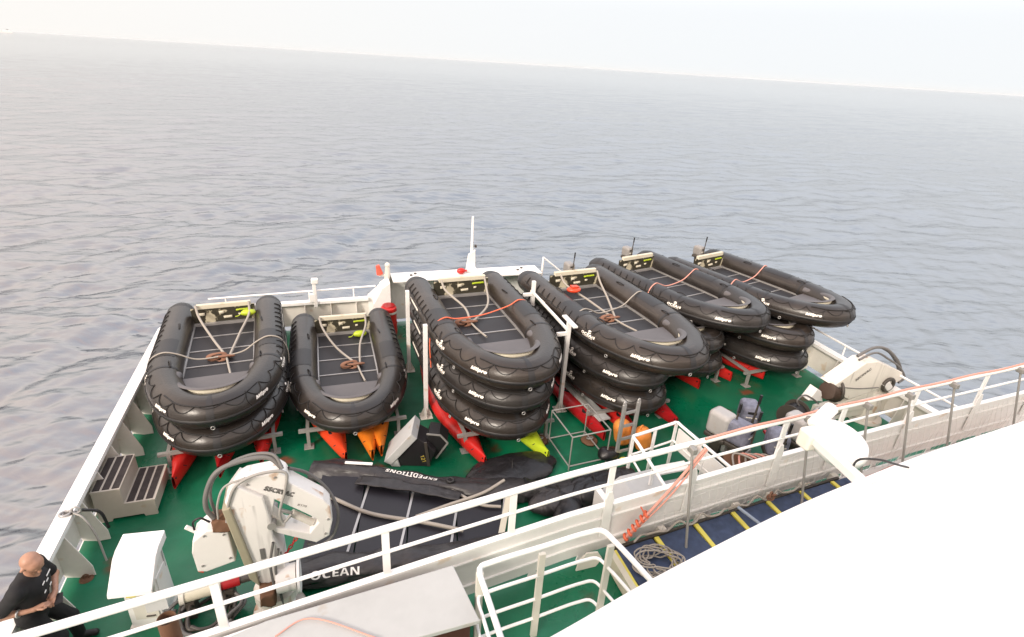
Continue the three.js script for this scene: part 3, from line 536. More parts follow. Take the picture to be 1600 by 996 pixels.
// ------------------------------------------------------------------ things on the main deck
{ // two-level steps
  const t = thing('deck_steps', 'two-level platform steps with black grip strips by the bulwark', 'steps', [-3.18, 0, -7.98]);
  const d = 0.78;
  for (const z of [d / 2, -d / 2]) mesh('side_panel', poly([[-0.33, 0.55], [-0.33, 0.004], [-0.17, 0.004], [-0.155, 0.05], [0.24, 0.05], [0.255, 0.004], [0.42, 0.004], [0.42, 0.27], [0.03, 0.27], [0.03, 0.55]], 0.03).translate(0, 0, z), M.stepWood, t);
  mesh('upper_riser', box(0.025, 0.27, d - 0.04, 0.017, 0.41, 0), M.stepWood, t); mesh('lower_riser', box(0.025, 0.21, d - 0.04, 0.405, 0.16, 0), M.stepWood, t); mesh('back_panel', box(0.025, 0.5, d - 0.04, -0.315, 0.28, 0), M.stepWood, t);
  mesh('upper_tread', box(0.37, 0.025, d + 0.04, -0.15, 0.563, 0), M.stepWood, t); mesh('lower_tread', box(0.4, 0.025, d + 0.04, 0.232, 0.283, 0), M.stepWood, t);
  for (let k = 0; k < 3; k++) { mesh('grip_strip', box(0.09, 0.008, d - 0.02, -0.27 + k * 0.122, 0.58, 0), M.grip, t); mesh('grip_strip', box(0.09, 0.008, d - 0.02, 0.105 + k * 0.122, 0.3, 0), M.grip, t); }
}
{ // white cabinet with a sloping lid
  const t = thing('deck_cabinet', 'white deck cabinet with an overhanging sloped lid on the green deck', 'cabinet', [-2.42, 0, -5.74], Math.PI / 2 - 0.12);
  mesh('body', poly([[-0.17, 0.03], [0.24, 0.03], [0.2, 0.98], [-0.15, 0.84]], 0.36, 0.012), M.white, t);
  mesh('lid', poly([[-0.34, 0.74], [-0.33, 0.79], [-0.06, 1.04], [0.04, 1.08], [0.27, 1.1], [0.27, 0.98], [0.03, 0.96], [-0.1, 0.9]], 0.46, 0.012), M.whiteClean, t);
  mesh('door_panel', box(0.012, 0.5, 0.26, -0.172, 0.4, 0.02), M.whiteOld, t); mesh('handle', rbox(0.02, 0.018, 0.1, 0.006, -0.185, 0.2, 0.06, 1), M.darkMetal, t); mesh('sticker', box(0.008, 0.12, 0.1, -0.178, 0.6, -0.09), M.yellow, t);
  mesh('side_panel', box(0.26, 0.6, 0.01, 0.02, 0.42, 0.184), M.white, t); mesh('stencil', box(0.02, 0.3, 0.008, 0.16, 0.78, 0.186), M.greyBox, t); mesh('plinth', box(0.44, 0.03, 0.4, 0.03, 0.017, 0), M.whiteOld, t);
}
{ // loose box number 121 tipped on its side
  const t = thing('tipped_box', 'black box with a pale grey lid marked 121, tipped on the deck', 'box', [1.12, 0, -7.98], -0.28);
  mesh('body', poly([[-0.16, 0.004], [0.34, 0.004], [0.46, 0.32], [0.3, 0.5], [0.12, 0.62], [-0.26, 0.28]], 0.42, 0.01).translate(0, 0, 0.06), M.blackGloss, t);
  mesh('lid', poly([[-0.42, 0.12], [-0.3, 0.05], [0.15, 0.62], [0.06, 0.73]], 0.56, 0.012).translate(0, 0, 0.04), M.greyBox, t);
  mesh('side_box', poly([[0.42, 0.1], [0.62, 0.25], [0.66, 0.45], [0.52, 0.6], [0.34, 0.62], [0.3, 0.5]], 0.36, 0.012).translate(0, 0, -0.02), M.black, t);
  mesh('trim', flat(V(0.345, 0.02, 0.28), V(0.29, 0.53, 0.28), 0.05, 0.02, V(0, 0, 1)), M.darkMetal, t); mesh('lid_foot', poly([[-0.3, 0.004], [-0.15, 0.004], [-0.2, 0.2], [-0.36, 0.12]], 0.5, 0.01).translate(0, 0, 0.05), M.greyBox, t);
  mesh('rim', flat(V(0.3, 0.62, 0.17), V(0.54, 0.6, 0.17), 0.03, 0.012, V(0, 0, 1)), M.galv, t); mesh('rim', flat(V(0.54, 0.6, 0.17), V(0.665, 0.44, 0.17), 0.03, 0.012, V(0, 0, 1)), M.galv, t); mesh('rim', flat(V(0.665, 0.44, 0.17), V(0.46, 0.1, 0.17), 0.03, 0.012, V(0, 0, 1)), M.galv, t);
  mesh('number', new THREE.PlaneGeometry(0.2, 0.1).rotateZ(-1.25).translate(0.25, 0.17, 0.275), words('121', 'bold 58px monospace', '#d9c25a', 128, 64), t, true);
}
{ // metal frame stand
  const a = [P(862, 640, 0.75), P(898, 668, 0.75), P(933, 660, 0.75)], t = thing('frame_stand', 'thin metal cube frame stand on the green deck', 'stand', [4.1, 0, -7.35], 0.05), w = 0.38, d = 0.42, h = 0.72, r = 0.013;
  for (const x of [-w, w]) for (const z of [-d, d]) mesh('leg', bar(V(x, 0.004, z), V(x, h, z), r, 8), M.galv, t);
  for (const y of [0.09, h]) { for (const z of [-d, d]) mesh('rail', bar(V(-w, y, z), V(w, y, z), r, 8), M.galv, t); for (const x of [-w, w]) mesh('rail', bar(V(x, y, -d), V(x, y, d), r, 8), M.galv, t); }
}
{ // upright ladder
  const t = thing('ladder', 'short aluminium ladder standing upright near the orange floats', 'ladder', [4.84, 0, -6.95], 0.1);
  for (const x of [-0.15, 0.15]) { mesh('stile', rbox(0.085, 1.24, 0.045, 0.02, x, 0.62, 0), M.alu, t); mesh('stile_tip', new THREE.SphereGeometry(0.042, 10, 8).scale(1, 1.5, 0.5).translate(x, 1.24, 0), M.alu, t); }
  for (let k = 0; k < 4; k++) mesh('rung', box(0.22, 0.045, 0.035, 0, 0.2 + k * 0.28, 0), M.alu, t);
}
for (const [x, z, l, s] of [[5.0, -7.32, 'orange float behind the upright ladder', 1], [5.28, -7.05, 'orange float between ladder and stair handrail', 0.95]]) {
  const t = thing('orange_float', l, 'float', [x, 0, z], 0.4, 'orange floats by the ladder');
  mesh('body', new THREE.CapsuleGeometry(0.17 * s, 0.26 * s, 8, 18).rotateZ(0.3).translate(0, 0.32 * s, 0), M.orangeFloat, t); mesh('eye', new THREE.TorusGeometry(0.04, 0.015, 6, 14).translate(-0.1, 0.64 * s, 0), M.orangeFloat, t);
}
{ const p = P(950, 712, 0.1), t = thing('equipment_bag', 'small black equipment bag with a yellow end by the ladder foot', 'bag', [p.x, 0, p.z], 0.3); mesh('bag', wobble(new THREE.SphereGeometry(0.2, 20, 14).scale(1.1, 0.7, 0.8), 0.09, 5, 8).translate(0, 0.15, 0), M.tarp, t); mesh('end_cap', new THREE.SphereGeometry(0.075, 14, 10).scale(1.4, 0.8, 0.9).translate(0.16, 0.065, 0.22), M.yellow, t); mesh('cord', tube([V(-0.2, 0.06, 0.1), V(-0.3, 0.02, 0.14), V(-0.27, 0.015, 0.24), V(-0.18, 0.02, 0.2)], 0.011, 20, 5), M.creamRope, t); }
for (const [px, py, l] of [[843, 690, 'brown lashing plate by the lime kayak tip'], [921, 690, 'brown lashing plate between the frame stand and the black bag']]) { const p = P(px, py, 0), t = thing('lashing_plate', l, 'lashing point', [p.x, 0, p.z]); mesh('plate', wobble(new THREE.CylinderGeometry(0.15, 0.17, 0.04, 9, 2), 0.05, 6, 6).translate(0, 0.035, 0), M.rust, t); mesh('ring', new THREE.TorusGeometry(0.06, 0.014, 6, 16).rotateX(1.2).translate(0, 0.08, 0), M.galv, t); }
{ // pipe clamp cradle feet seen near the single boat: small tie-down cleats on the deck
  for (const [px, py, l] of [[205, 905, 'small rusty deck eye beside the white cabinet'], [150, 845, 'small rusty deck eye between the steps and the leaning man']]) { const p = P(px - 70, py, 0), t = thing('deck_eye', l, 'deck eye', [p.x, 0, p.z]); mesh('pad', new THREE.CylinderGeometry(0.07, 0.085, 0.02, 12).translate(0, 0.013, 0), M.rust, t); mesh('eye', new THREE.TorusGeometry(0.035, 0.011, 6, 14).translate(0, 0.04, 0), M.rust, t); }
}

// deflated boat lying across the deck
{
  const t = thing('deflated_boat', 'deflated black inflatable boat spread across the deck behind the rail', 'boat', [1.18, 0, -6.5], -0.2);
  const c = new THREE.CatmullRomCurve3([V(-1.95, 0.16, -0.96), V(-1.2, 0.17, -0.86), V(-0.3, 0.15, -0.58), V(0.5, 0.17, -0.34), V(1.2, 0.17, -0.3), V(1.9, 0.16, -0.2), V(2.2, 0.16, 0.1), V(2.05, 0.16, 0.5), V(1.3, 0.17, 0.8), V(0.4, 0.17, 0.98), V(-0.6, 0.17, 1.04), V(-1.5, 0.17, 1.1), V(-1.95, 0.16, 1.14)], false, 'centripetal');
  const crease = (t0, a) => 0.2 * (1 + 0.3 * (fbm(t0 * 26 + 50, a * 1.6 + 50, 4096, 61, 3) - 0.5) * 2);
  mesh('far_tube', sweep(c, 0, 0.4, 90, crease, 0, 2 * Math.PI, 30, false, 0.72), M.tarpGrey, t, true);
  mesh('near_tube', sweep(c, 0.6, 1, 90, crease, 0, 2 * Math.PI, 30, false, 0.78), M.tarpGrey, t, true);
  mesh('bow_tube', sweep(c, 0.4, 0.6, 60, (u, a) => crease(u, a) * (1 + 0.35 * (fbm(u * 40 + 9, a + 9, 4096, 67, 2) - 0.5)), 0, 2 * Math.PI, 30, false, 0.8), M.tarp, t, true);
  const tilt = (g) => g.rotateX(0.02).translate(0, 0.20, 0);
  for (let k = 0; k < 4; k++) { const x = -1.75 + k * 0.72, z0 = -0.80 + 0.16 * k, z1 = 0.95 - 0.05 * k; mesh('floor_board', tilt(box(0.7, 0.03, z1 - z0, x + 0.36, 0, (z0 + z1) / 2)), M.navy, t); mesh('batten', tilt(flat(V(x + 0.72 + 0.1, 0.022, z0 - 0.02), V(x + 0.72 - 0.1, 0.022, z1), 0.035, 0.014)), M.alu, t); }
  mesh('end_rail', tilt(flat(V(1.3, 0.03, -0.28), V(1.02, 0.03, 0.8), 0.09, 0.03)), M.cream, t);
  mesh('strap', tube([V(-1.5, 0.25, -0.2), V(-0.9, 0.25, 0.16), V(-0.1, 0.26, 0.4), V(0.5, 0.26, 0.6)], 0.03, 30, 6), M.creamRope, t);
  mesh('strap', tube([V(-0.2, 0.27, 0.3), V(0.3, 0.29, 0.1), V(0.85, 0.32, -0.1), V(1.2, 0.34, -0.34)], 0.026, 30, 6), M.creamRope, t);
  mesh('strap', tube([V(0.3, 0.25, -0.3), V(0.8, 0.26, 0.1), V(1.1, 0.26, 0.16)], 0.024, 20, 6), M.creamRope, t);
  mesh('side_flap', wobble(new THREE.BoxGeometry(1.7, 0.02, 0.2, 24, 1, 6), 0.09, 3, 9).rotateY(-0.3).translate(-0.35, 0.31, -0.3), M.tarpGrey, t);
  mesh('valve', new THREE.TorusGeometry(0.05, 0.02, 6, 16).rotateX(Math.PI / 2).translate(0.33, 0.35, -0.38), M.rubberDark, t);
  mesh('paddle', flat(V(-1.4, 0.33, -0.92), V(-0.95, 0.33, -0.86), 0.045, 0.02), M.whiteClean, t);
  const wl = sweep(c, 0.12, 0.26, 20, (u, a) => crease(u, a) + 0.014, 60 * D, 112 * D, 8, true, 0.72);
  mesh('lettering', flip(wl), letters((x, w, h) => { x.fillStyle = '#f2efe8'; x.font = 'bold 58px sans-serif'; x.textAlign = 'center'; x.textBaseline = 'middle'; x.translate(w / 2, h / 2); x.fillText('EXPEDITIONS', 0, 0, w * 0.94); }, 512, 96), t, true);
  const w2 = sweep(c, 0.875, 0.96, 14, (u, a) => crease(u, a) + 0.014, 10 * D, 70 * D, 8, true, 0.78);
  mesh('lettering', flip(w2), letters((x, w, h) => { x.fillStyle = '#f2efe8'; x.font = 'bold 80px sans-serif'; x.textAlign = 'center'; x.textBaseline = 'middle'; x.fillText('OCEAN', w / 2, h / 2, w * 0.94); }, 320, 110), t, true);
}
{ // heaped covers and bags
  const heap = (px, py, sx, sy, sz, turn, mat, label, s) => {
    const p = P(px, py, 0.1), t = thing('folded_cover', label, 'cover', [p.x, 0, p.z], turn, 'black covers heaped on the deck');
    const g = wobble(new THREE.SphereGeometry(0.5, 56, 34), 0.22, 3.4, s), q = g.attributes.position; for (let i = 0; i < q.count; i++) { const y = q.getY(i); q.setXYZ(i, q.getX(i) * sx, Math.max(0.004, (y + 0.32) * sy), q.getZ(i) * sz); } g.computeVertexNormals(); mesh('cloth', g, mat, t);
    mesh('strap', tube([V(-0.1 * sx, 0.02, 0.5 * sz), V(-0.06 * sx, 0.62 * sy, 0.26 * sz), V(0, 0.86 * sy, 0), V(0.06 * sx, 0.6 * sy, -0.3 * sz)], 0.014, 24, 5), M.rope, t);
  };
  heap(800, 738, 1.75, 0.34, 0.8, 0.1, M.tarp, 'black folded cover spread over the deflated boat bow', 2);
  heap(872, 782, 1.0, 0.42, 0.6, 0.2, M.tarpGrey, 'dark grey bag with a red tag beside the deflated boat', 5);
  heap(925, 768, 1.15, 0.46, 0.62, 0.25, M.tarp, 'black bag with loose flaps beside the white locker', 7);
  heap(968, 752, 0.7, 0.36, 0.5, 0.1, M.tarp, 'small black bundle against the white locker', 9);
}
{ // white locker and stair entrance with handrails
  const p = P(1000, 770, 0), t = thing('deck_locker', 'pale grey locker with sloping top beneath the stair handrail', 'locker', [4.25, 0, -5.62], 0.05);
  mesh('body', poly([[-0.42, 0.004], [0.5, 0.004], [0.5, 0.62], [-0.1, 0.62], [-0.42, 0.42]], 0.62, 0.015), M.greyBox, t); mesh('side_plate', box(0.1, 0.5, 0.56, -0.5, 0.255, 0), M.white, t); mesh('latch', rbox(0.06, 0.08, 0.03, 0.01, 0.2, 0.4, 0.325, 1), M.darkMetal, t);
  const s = thing('stair_enclosure', 'white stair opening with curved pipe handrails on the deck', 'stair enclosure');
  const A = P(990, 682, 0.95), B = P(1058, 660, 0.95), C = P(1105, 700, 0.95), E = P(1045, 770, 0.95);
  const lift = (q, y) => V(q.x, y, q.z);
  mesh('top_rail', tube([lift(E, 0.95), lift(A.clone().lerp(E, 0.15), 0.95), lift(A, 0.95), lift(A.clone().lerp(B, 0.12), 0.95), lift(A.clone().lerp(B, 0.9), 0.95), lift(B, 0.95), lift(B.clone().lerp(C, 0.15), 0.95), lift(C, 0.95), lift(C.clone().lerp(B, -1), 0.95)], 0.028, 80, 8), M.whiteClean, s);
  mesh('mid_rail', tube([lift(E, 0.55), lift(A.clone().lerp(E, 0.15), 0.55), lift(A, 0.55), lift(A.clone().lerp(B, 0.12), 0.55), lift(A.clone().lerp(B, 0.9), 0.55), lift(B, 0.55), lift(B.clone().lerp(C, 0.15), 0.55), lift(C, 0.55), lift(C.clone().lerp(B, -1), 0.55)], 0.02, 80, 8), M.whiteClean, s);
  for (const q of [A, A.clone().lerp(B, 0.5), B, C, A.clone().lerp(E, 0.6), E]) mesh('stanchion', box(0.05, 0.95, 0.03, q.x, 0.478, q.z), M.whiteClean, s);
  mesh('side_plate', flat(lift(B.clone().lerp(C, 0.1), 0.66), lift(C.clone().lerp(B, -0.9), 0.66), 0.02, 0.42), M.white, s);
  const f = A.clone().lerp(C, 0.5); for (let k = 0; k < 4; k++) mesh('tread', box(0.62, 0.03, 0.2, f.x + 0.02, 0.52 - k * 0.13, f.z + 0.15 + k * 0.24), k ? M.greyBox : M.white, s);
}
// outboards and gear standing on the deck at the right
{
  const put = (proto, px, py, turn, lean, label, y = 0.02) => { const p = P(px, py, 0.84), o = proto.clone(); o.name = numbered('outboard_motor'); scene.add(o); o.position.set(p.x, y, p.z); o.rotation.set(lean, turn, 0, 'YXZ'); return tag(o, label, 'outboard motor', 'outboards standing on the deck'); };
  put(outboardGrey, 1127, 662, 0.3, 0.0, 'pale grey outboard standing on deck, upright tiller handle');
  put(outboardCover, 1170, 645, -0.5, 0.0, 'outboard under a blue-grey cover beside the pale grey one');
  put(outboardCover, 1156, 676, 0.4, 0.0, 'blue-grey covered outboard behind its twin');
  put(outboardCover, 1214, 690, -0.5, 0.0, 'blue-grey covered outboard close to the rail stanchion');
  put(outboardGrey, 1246, 668, 0.2, 0.0, 'pale grey outboard beside the second crane');
  const t = thing('motor_trolley', 'brown trolley rack holding coiled pink hoses between the outboards', 'trolley', [6.62, 0, -5.75], -0.3);
  mesh('deck_plate', box(0.9, 0.03, 0.5, 0, 0.5, 0), M.rust, t); for (const x of [-0.42, 0.42]) for (const z of [-0.22, 0.22]) mesh('leg', box(0.04, 0.49, 0.04, x, 0.248, z), M.darkMetal, t);
  for (let k = 0; k < 5; k++) mesh('hose', tube([V(-0.4 + k * 0.1, 0.54, 0.2), V(-0.3 + k * 0.12, 0.62, -0.1), V(-0.1 + k * 0.1, 0.66, 0.05), V(0.1 + k * 0.06, 0.58, 0.22)], 0.018, 20, 6), k % 2 ? M.pinkRope : M.creamRope, t);
  mesh('red_rail', box(0.05, 0.05, 1.1, 0.55, 0.62, -0.25), M.redDark, t);
  const b = P(1240, 648, 0.5), d = thing('cable_reel', 'black reel wound with cable beside the grey outboard', 'reel', [b.x, 0, b.z], 0.4);
  mesh('drum', new THREE.CylinderGeometry(0.2, 0.2, 0.3, 22).rotateZ(Math.PI / 2).translate(0, 0.5, 0), M.black, d); for (const x of [-0.17, 0.17]) { mesh('flange', new THREE.CylinderGeometry(0.26, 0.26, 0.02, 24).rotateZ(Math.PI / 2).translate(x, 0.5, 0), M.darkMetal, d); mesh('stand', poly([[-0.2, 0.004], [0.2, 0.004], [0.03, 0.5], [-0.03, 0.5]], 0.02).rotateY(Math.PI / 2).translate(x * 1.15, 0, 0), M.darkMetal, d); }
  const e = thing('canvas_sack', 'pale grey canvas sack leaning by the second crane', 'sack', [8.75, 0, -6.35]); mesh('sack', wobble(new THREE.SphereGeometry(0.3, 28, 20).scale(0.85, 1.5, 0.8), 0.12, 4, 3).translate(0, 0.45, 0), M.motorGrey, e); mesh('tie', new THREE.TorusGeometry(0.09, 0.02, 6, 16).rotateX(Math.PI / 2).translate(0.02, 0.84, 0), M.creamRope, e);
}

// ------------------------------------------------------------------ cranes
const zPoly = (pix, z, depth, bevel = 0.015) => poly(pix.map(([x, y]) => { const p = PZ(x, y, z); return [p.x, p.y]; }), depth, bevel);
const craneText = letters((x, w, h) => { x.strokeStyle = '#2e2a27'; x.lineWidth = 7; x.font = 'bold 84px sans-serif'; x.textAlign = 'center'; x.textBaseline = 'middle'; x.strokeText('SSCRVAC', w / 2, h / 2, w * 0.94); }, 448, 112);
{
  const z = -5.4, t = thing('deck_crane', 'white folding deck crane with black hoses in front of the two-boat stack', 'crane', [0, 0, z]);
  mesh('jib', zPoly([[372, 745], [384, 738], [436, 727], [446, 733], [453, 744], [505, 771], [515, 780], [519, 803], [514, 826], [494, 837], [430, 821], [424, 812], [484, 822], [497, 806], [494, 800], [478, 792], [430, 770], [424, 800], [412, 790]], z, 0.24), M.worn, t);
  mesh('main_boom', zPoly([[354, 770], [372, 745], [412, 762], [425, 800], [428, 825], [443, 850], [452, 905], [416, 905], [398, 879], [364, 796]], z, 0.34), M.worn, t);
  mesh('boom_shade_strip', zPoly([[350, 778], [362, 774], [402, 872], [408, 895], [392, 884]], z, 0.42), std(0.34, 0.31, 0.22, 0.6, { map: dirt }), t);  // olive strip puts the shade of the boom's left side into its colour
  mesh('inner_link', zPoly([[420, 792], [432, 800], [446, 815], [430, 818]], z, 0.18), M.wornOld, t);
  const q = (x, y, dz) => PZ(x, y, z).setZ(dz);
  mesh('cylinder_barrel', bar(q(456, 797, 0.05), q(488, 812, 0.05), 0.045, 14), M.wornOld, t); mesh('cylinder_rod', bar(q(436, 792, 0.05), q(458, 798, 0.05), 0.022, 12), M.alu, t);
  mesh('knuckle_pin', new THREE.CylinderGeometry(0.05, 0.05, 0.36, 16).rotateX(Math.PI / 2).translate(q(426, 806, 0).x, q(426, 806, 0).y, 0), M.galv, t);
  mesh('slew_block', zPoly([[324, 815], [357, 812], [370, 862], [326, 878], [312, 878], [303, 850], [304, 832]], z, 0.3), M.worn, t);
  mesh('red_tip', zPoly([[309, 876], [324, 879], [320, 886], [311, 884]], z, 0.2), M.redOrange, t);
  mesh('pointer', bar(q(290, 824, 0), q(306, 831, 0), 0.025, 10), M.worn, t);
  mesh('valve_bank', wobble(new THREE.BoxGeometry(0.22, 0.14, 0.22, 8, 6, 6), 0.1, 9, 4).translate(q(350, 805, 0).x, q(350, 805, 0).y, 0.06), M.rust, t);
  mesh('side_stripe', box(0.05, 0.16, 0.008, q(412, 848, 0).x, q(412, 848, 0).y, 0.176).translate(0, 0, 0), M.hose, t);
  const base = q(436, 942, 0), bx0 = base.x, top = q(430, 900, 0).y;
  mesh('column', new THREE.CylinderGeometry(0.17, 0.2, top - 0.1, 24).translate(bx0, (top + 0.1) / 2 + 0.0, 0), M.worn, t); mesh('collar', new THREE.CylinderGeometry(0.26, 0.26, 0.12, 26).translate(bx0, top * 0.62, 0), M.wornOld, t); mesh('base_flange', new THREE.CylinderGeometry(0.3, 0.32, 0.06, 26).translate(bx0, 0.034, 0), M.wornOld, t);
  mesh('winch_drum', new THREE.CylinderGeometry(0.16, 0.16, 0.22, 22).rotateZ(1.57).translate(bx0 + 0.16, top + 0.12, 0.18), M.worn, t); mesh('winch_plate', new THREE.CylinderGeometry(0.2, 0.2, 0.03, 24).rotateZ(1.57).translate(bx0 + 0.3, top + 0.12, 0.18), M.whiteClean, t);
  mesh('gear_motor', wobble(new THREE.BoxGeometry(0.16, 0.18, 0.2, 6, 6, 6), 0.1, 8, 6).translate(bx0 - 0.04, top + 0.02, 0.26), M.rust, t);
  for (const [pts, r, m] of [
    [[[336, 800, 0.1], [324, 785, 0.1], [324, 762, 0.08], [340, 733, 0.05], [380, 720, 0], [420, 716, 0], [440, 726, 0.05]], 0.027, M.hose],
    [[[340, 803, 0.05], [328, 775, 0], [334, 748, 0], [360, 728, -0.05], [400, 714, -0.05], [428, 712, 0], [442, 724, 0.1]], 0.018, M.hose],
    [[[357, 800, 0.16], [360, 770, 0.18], [372, 742, 0.18], [400, 728, 0.16], [440, 724, 0.14], [448, 728, 0.14], [446, 752, 0.15], [438, 788, 0.16], [444, 802, 0.15], [456, 790, 0.14]], 0.017, M.hoseLight],
    [[[343, 800, 0.12], [342, 776, 0.12], [352, 752, 0.1], [384, 738, 0.1]], 0.012, M.hoseLight],
    [[[450, 736, -0.05], [480, 752, -0.14], [512, 776, -0.12], [528, 800, 0], [520, 832, 0.05], [502, 846, 0.06], [480, 840, 0.1]], 0.02, M.hose],
    [[[428, 828, 0.2], [424, 860, 0.22], [430, 900, 0.24], [424, 930, 0.24]], 0.016, M.hose], [[[436, 838, 0.2], [432, 866, 0.22], [440, 905, 0.24], [446, 930, 0.22]], 0.016, M.hose],
    [[[330, 806, 0.1], [314, 800, 0.1], [304, 806, 0.1], [306, 818, 0.1]], 0.012, M.black],
  ]) mesh('hose', tube(pts.map(([x, y, d]) => q(x, y, d)), r, 60, 7), m, t);
  mesh('lettering', new THREE.PlaneGeometry(0.42, 0.105).rotateZ(-0.52).translate(q(437, 757, 0).x, q(437, 757, 0).y, 0.124), craneText, t, true);
  mesh('lettering', new THREE.PlaneGeometry(0.14, 0.05).rotateZ(-0.5).translate(q(472, 779, 0).x, q(472, 779, 0).y, 0.124), words('R170', 'bold 50px sans-serif', '#8a8580', 144, 64), t, true);
  for (const [x, y] of [[378, 752], [388, 746], [430, 735], [398, 868], [406, 884], [440, 846], [512, 800], [508, 822], [322, 822], [352, 820], [362, 856], [320, 868]]) { const p = q(x, y, 0); mesh('bolt', new THREE.CylinderGeometry(0.013, 0.013, 0.02, 6).rotateX(Math.PI / 2).translate(p.x, p.y, x < 370 ? 0.156 : x < 450 && y > 760 ? 0.176 : 0.126), M.galv, t); }
  const c = thing('red_chain', 'short red chain hanging from the crane jib', 'chain', [0, 0, z]);
  for (let k = 0; k < 6; k++) { const p = q(462 - k * 4, 838 + k * 6, 0.05); mesh('link', new THREE.TorusGeometry(0.026, 0.009, 6, 12).scale(0.75, 1.2, 1).rotateY(k % 2 ? 1.5 : 0.1).rotateZ(-0.5).translate(p.x, p.y, 0.05), M.red, c); }
}
{
  const z = -6.9, t = thing('deck_crane', 'white deck crane with looped black hoses at the far side bulwark', 'crane', [0, 0, z]);
  const q = (x, y, dz) => PZ(x, y, z).setZ(dz);
  mesh('main_boom', zPoly([[1292, 597], [1343, 561], [1362, 559], [1399, 576], [1400, 586], [1388, 593], [1316, 618], [1306, 613]], z, 0.34), M.wornOld, t);
  mesh('lower_boom', zPoly([[1302, 627], [1372, 601], [1388, 606], [1392, 616], [1345, 634], [1306, 640]], z, 0.26), M.wornOld, t);
  mesh('jib', zPoly([[1276, 636], [1310, 628], [1380, 618], [1402, 622], [1398, 634], [1300, 652], [1270, 652]], z, 0.2), M.wornOld, t);
  const wd = q(1291, 609, 0.1); mesh('winch_drum', wobble(new THREE.CylinderGeometry(0.17, 0.17, 0.3, 22, 6), 0.06, 9, 5).rotateZ(1.2).translate(wd.x, wd.y, 0.12), std(0.07, 0.042, 0.028, 0.7, { map: mottle }), t); mesh('winch_flange', new THREE.TorusGeometry(0.2, 0.03, 8, 24).rotateY(1.2).translate(wd.x + 0.17, wd.y + 0.03, 0.12), M.darkMetal, t);
  mesh('winch_block', zPoly([[1258, 622], [1272, 604], [1278, 608], [1280, 624]], z, 0.2), M.worn, t);
  const pin = q(1375, 594, 0); mesh('sheave', new THREE.TorusGeometry(0.14, 0.035, 8, 26).translate(pin.x, pin.y, 0.2), M.darkMetal, t); mesh('sheave_plate', zPoly([[1366, 594], [1376, 588], [1386, 606], [1378, 612]], z, 0.46), M.worn, t);
  const b = q(1345, 660, 0); mesh('column', new THREE.CylinderGeometry(0.2, 0.24, 0.7, 22).translate(b.x, 0.36, 0), M.wornOld, t); mesh('base_flange', new THREE.CylinderGeometry(0.34, 0.36, 0.06, 24).translate(b.x, 0.034, 0), M.wornOld, t);
  for (const [pts, r] of [[[[1340, 557, 0], [1352, 550, 0], [1372, 545, -0.05], [1390, 548, -0.05], [1404, 566, 0], [1408, 584, 0], [1398, 594, 0.1]], 0.03], [[[1336, 559, 0.1], [1360, 548, 0.1], [1386, 560, 0.05], [1404, 574, 0.05], [1408, 588, 0.08], [1396, 594, 0.12]], 0.022], [[[1386, 548, -0.1], [1398, 556, -0.1], [1410, 582, -0.1], [1400, 596, 0]], 0.022], [[[1244, 632, 0.1], [1240, 622, 0.1], [1250, 614, 0.1], [1262, 618, 0.1], [1272, 626, 0.12]], 0.018], [[[1274, 628, 0.2], [1295, 624, 0.2], [1306, 634, 0.2], [1290, 642, 0.2]], 0.014], [[[1300, 598, 0.18], [1330, 600, 0.19], [1360, 598, 0.2]], 0.01]]) mesh('hose', tube(pts.map(([x, y, d]) => q(x, y, d)), r, 50, 7), M.hose, t);
  const tx = q(1338, 579, 0); mesh('lettering', new THREE.PlaneGeometry(0.5, 0.1).rotateZ(0.62).translate(tx.x, tx.y, 0.176), craneText, t, true);
}
{ // hydraulic hose pile and pale cylinder below the first crane
  const t = thing('hose_pile', 'grey hoses heaped on deck below the first crane', 'hose'); const p = P(325, 965, 0.05);
  for (let k = 0; k < 9; k++) { const pts = []; for (let j = 0; j < 12; j++) { const a = j * 0.62 + k; pts.push(V(p.x + Math.cos(a) * (0.22 + 0.05 * k % 0.2) * rr(0.8, 1.2), 0.03 + 0.035 * k * 0.7 + 0.015 * (j % 3), p.z + Math.sin(a) * 0.34 * rr(0.8, 1.2))); } mesh('hose', tube(pts, 0.022, 70, 6), k % 2 ? M.hose : M.darkMetal, t); }
  const c = P(286, 932, 0.35), d = P(380, 905, 0.35), r = thing('spare_cylinder', 'pale ram cylinder with a red end lying below the first crane', 'cylinder');
  mesh('barrel', bar(c, c.clone().lerp(d, 0.62), 0.085, 18), M.cream, r); mesh('end_cap', bar(c.clone().lerp(d, -0.06), c.clone().lerp(d, 0.02), 0.1, 18), M.whiteOld, r); mesh('red_end', bar(c.clone().lerp(d, 0.62), c.clone().lerp(d, 0.94), 0.065, 16), M.redDark, r); mesh('rod', bar(c.clone().lerp(d, 0.9), d.clone().lerp(c, -0.12), 0.05, 14), M.darkMetal, r);
  for (const k of [0.1, 0.75]) { const s = c.clone().lerp(d, k); mesh('chock', box(0.1, s.y - 0.07, 0.16, s.x, (s.y - 0.06) / 2, s.z), M.darkMetal, r); }
}
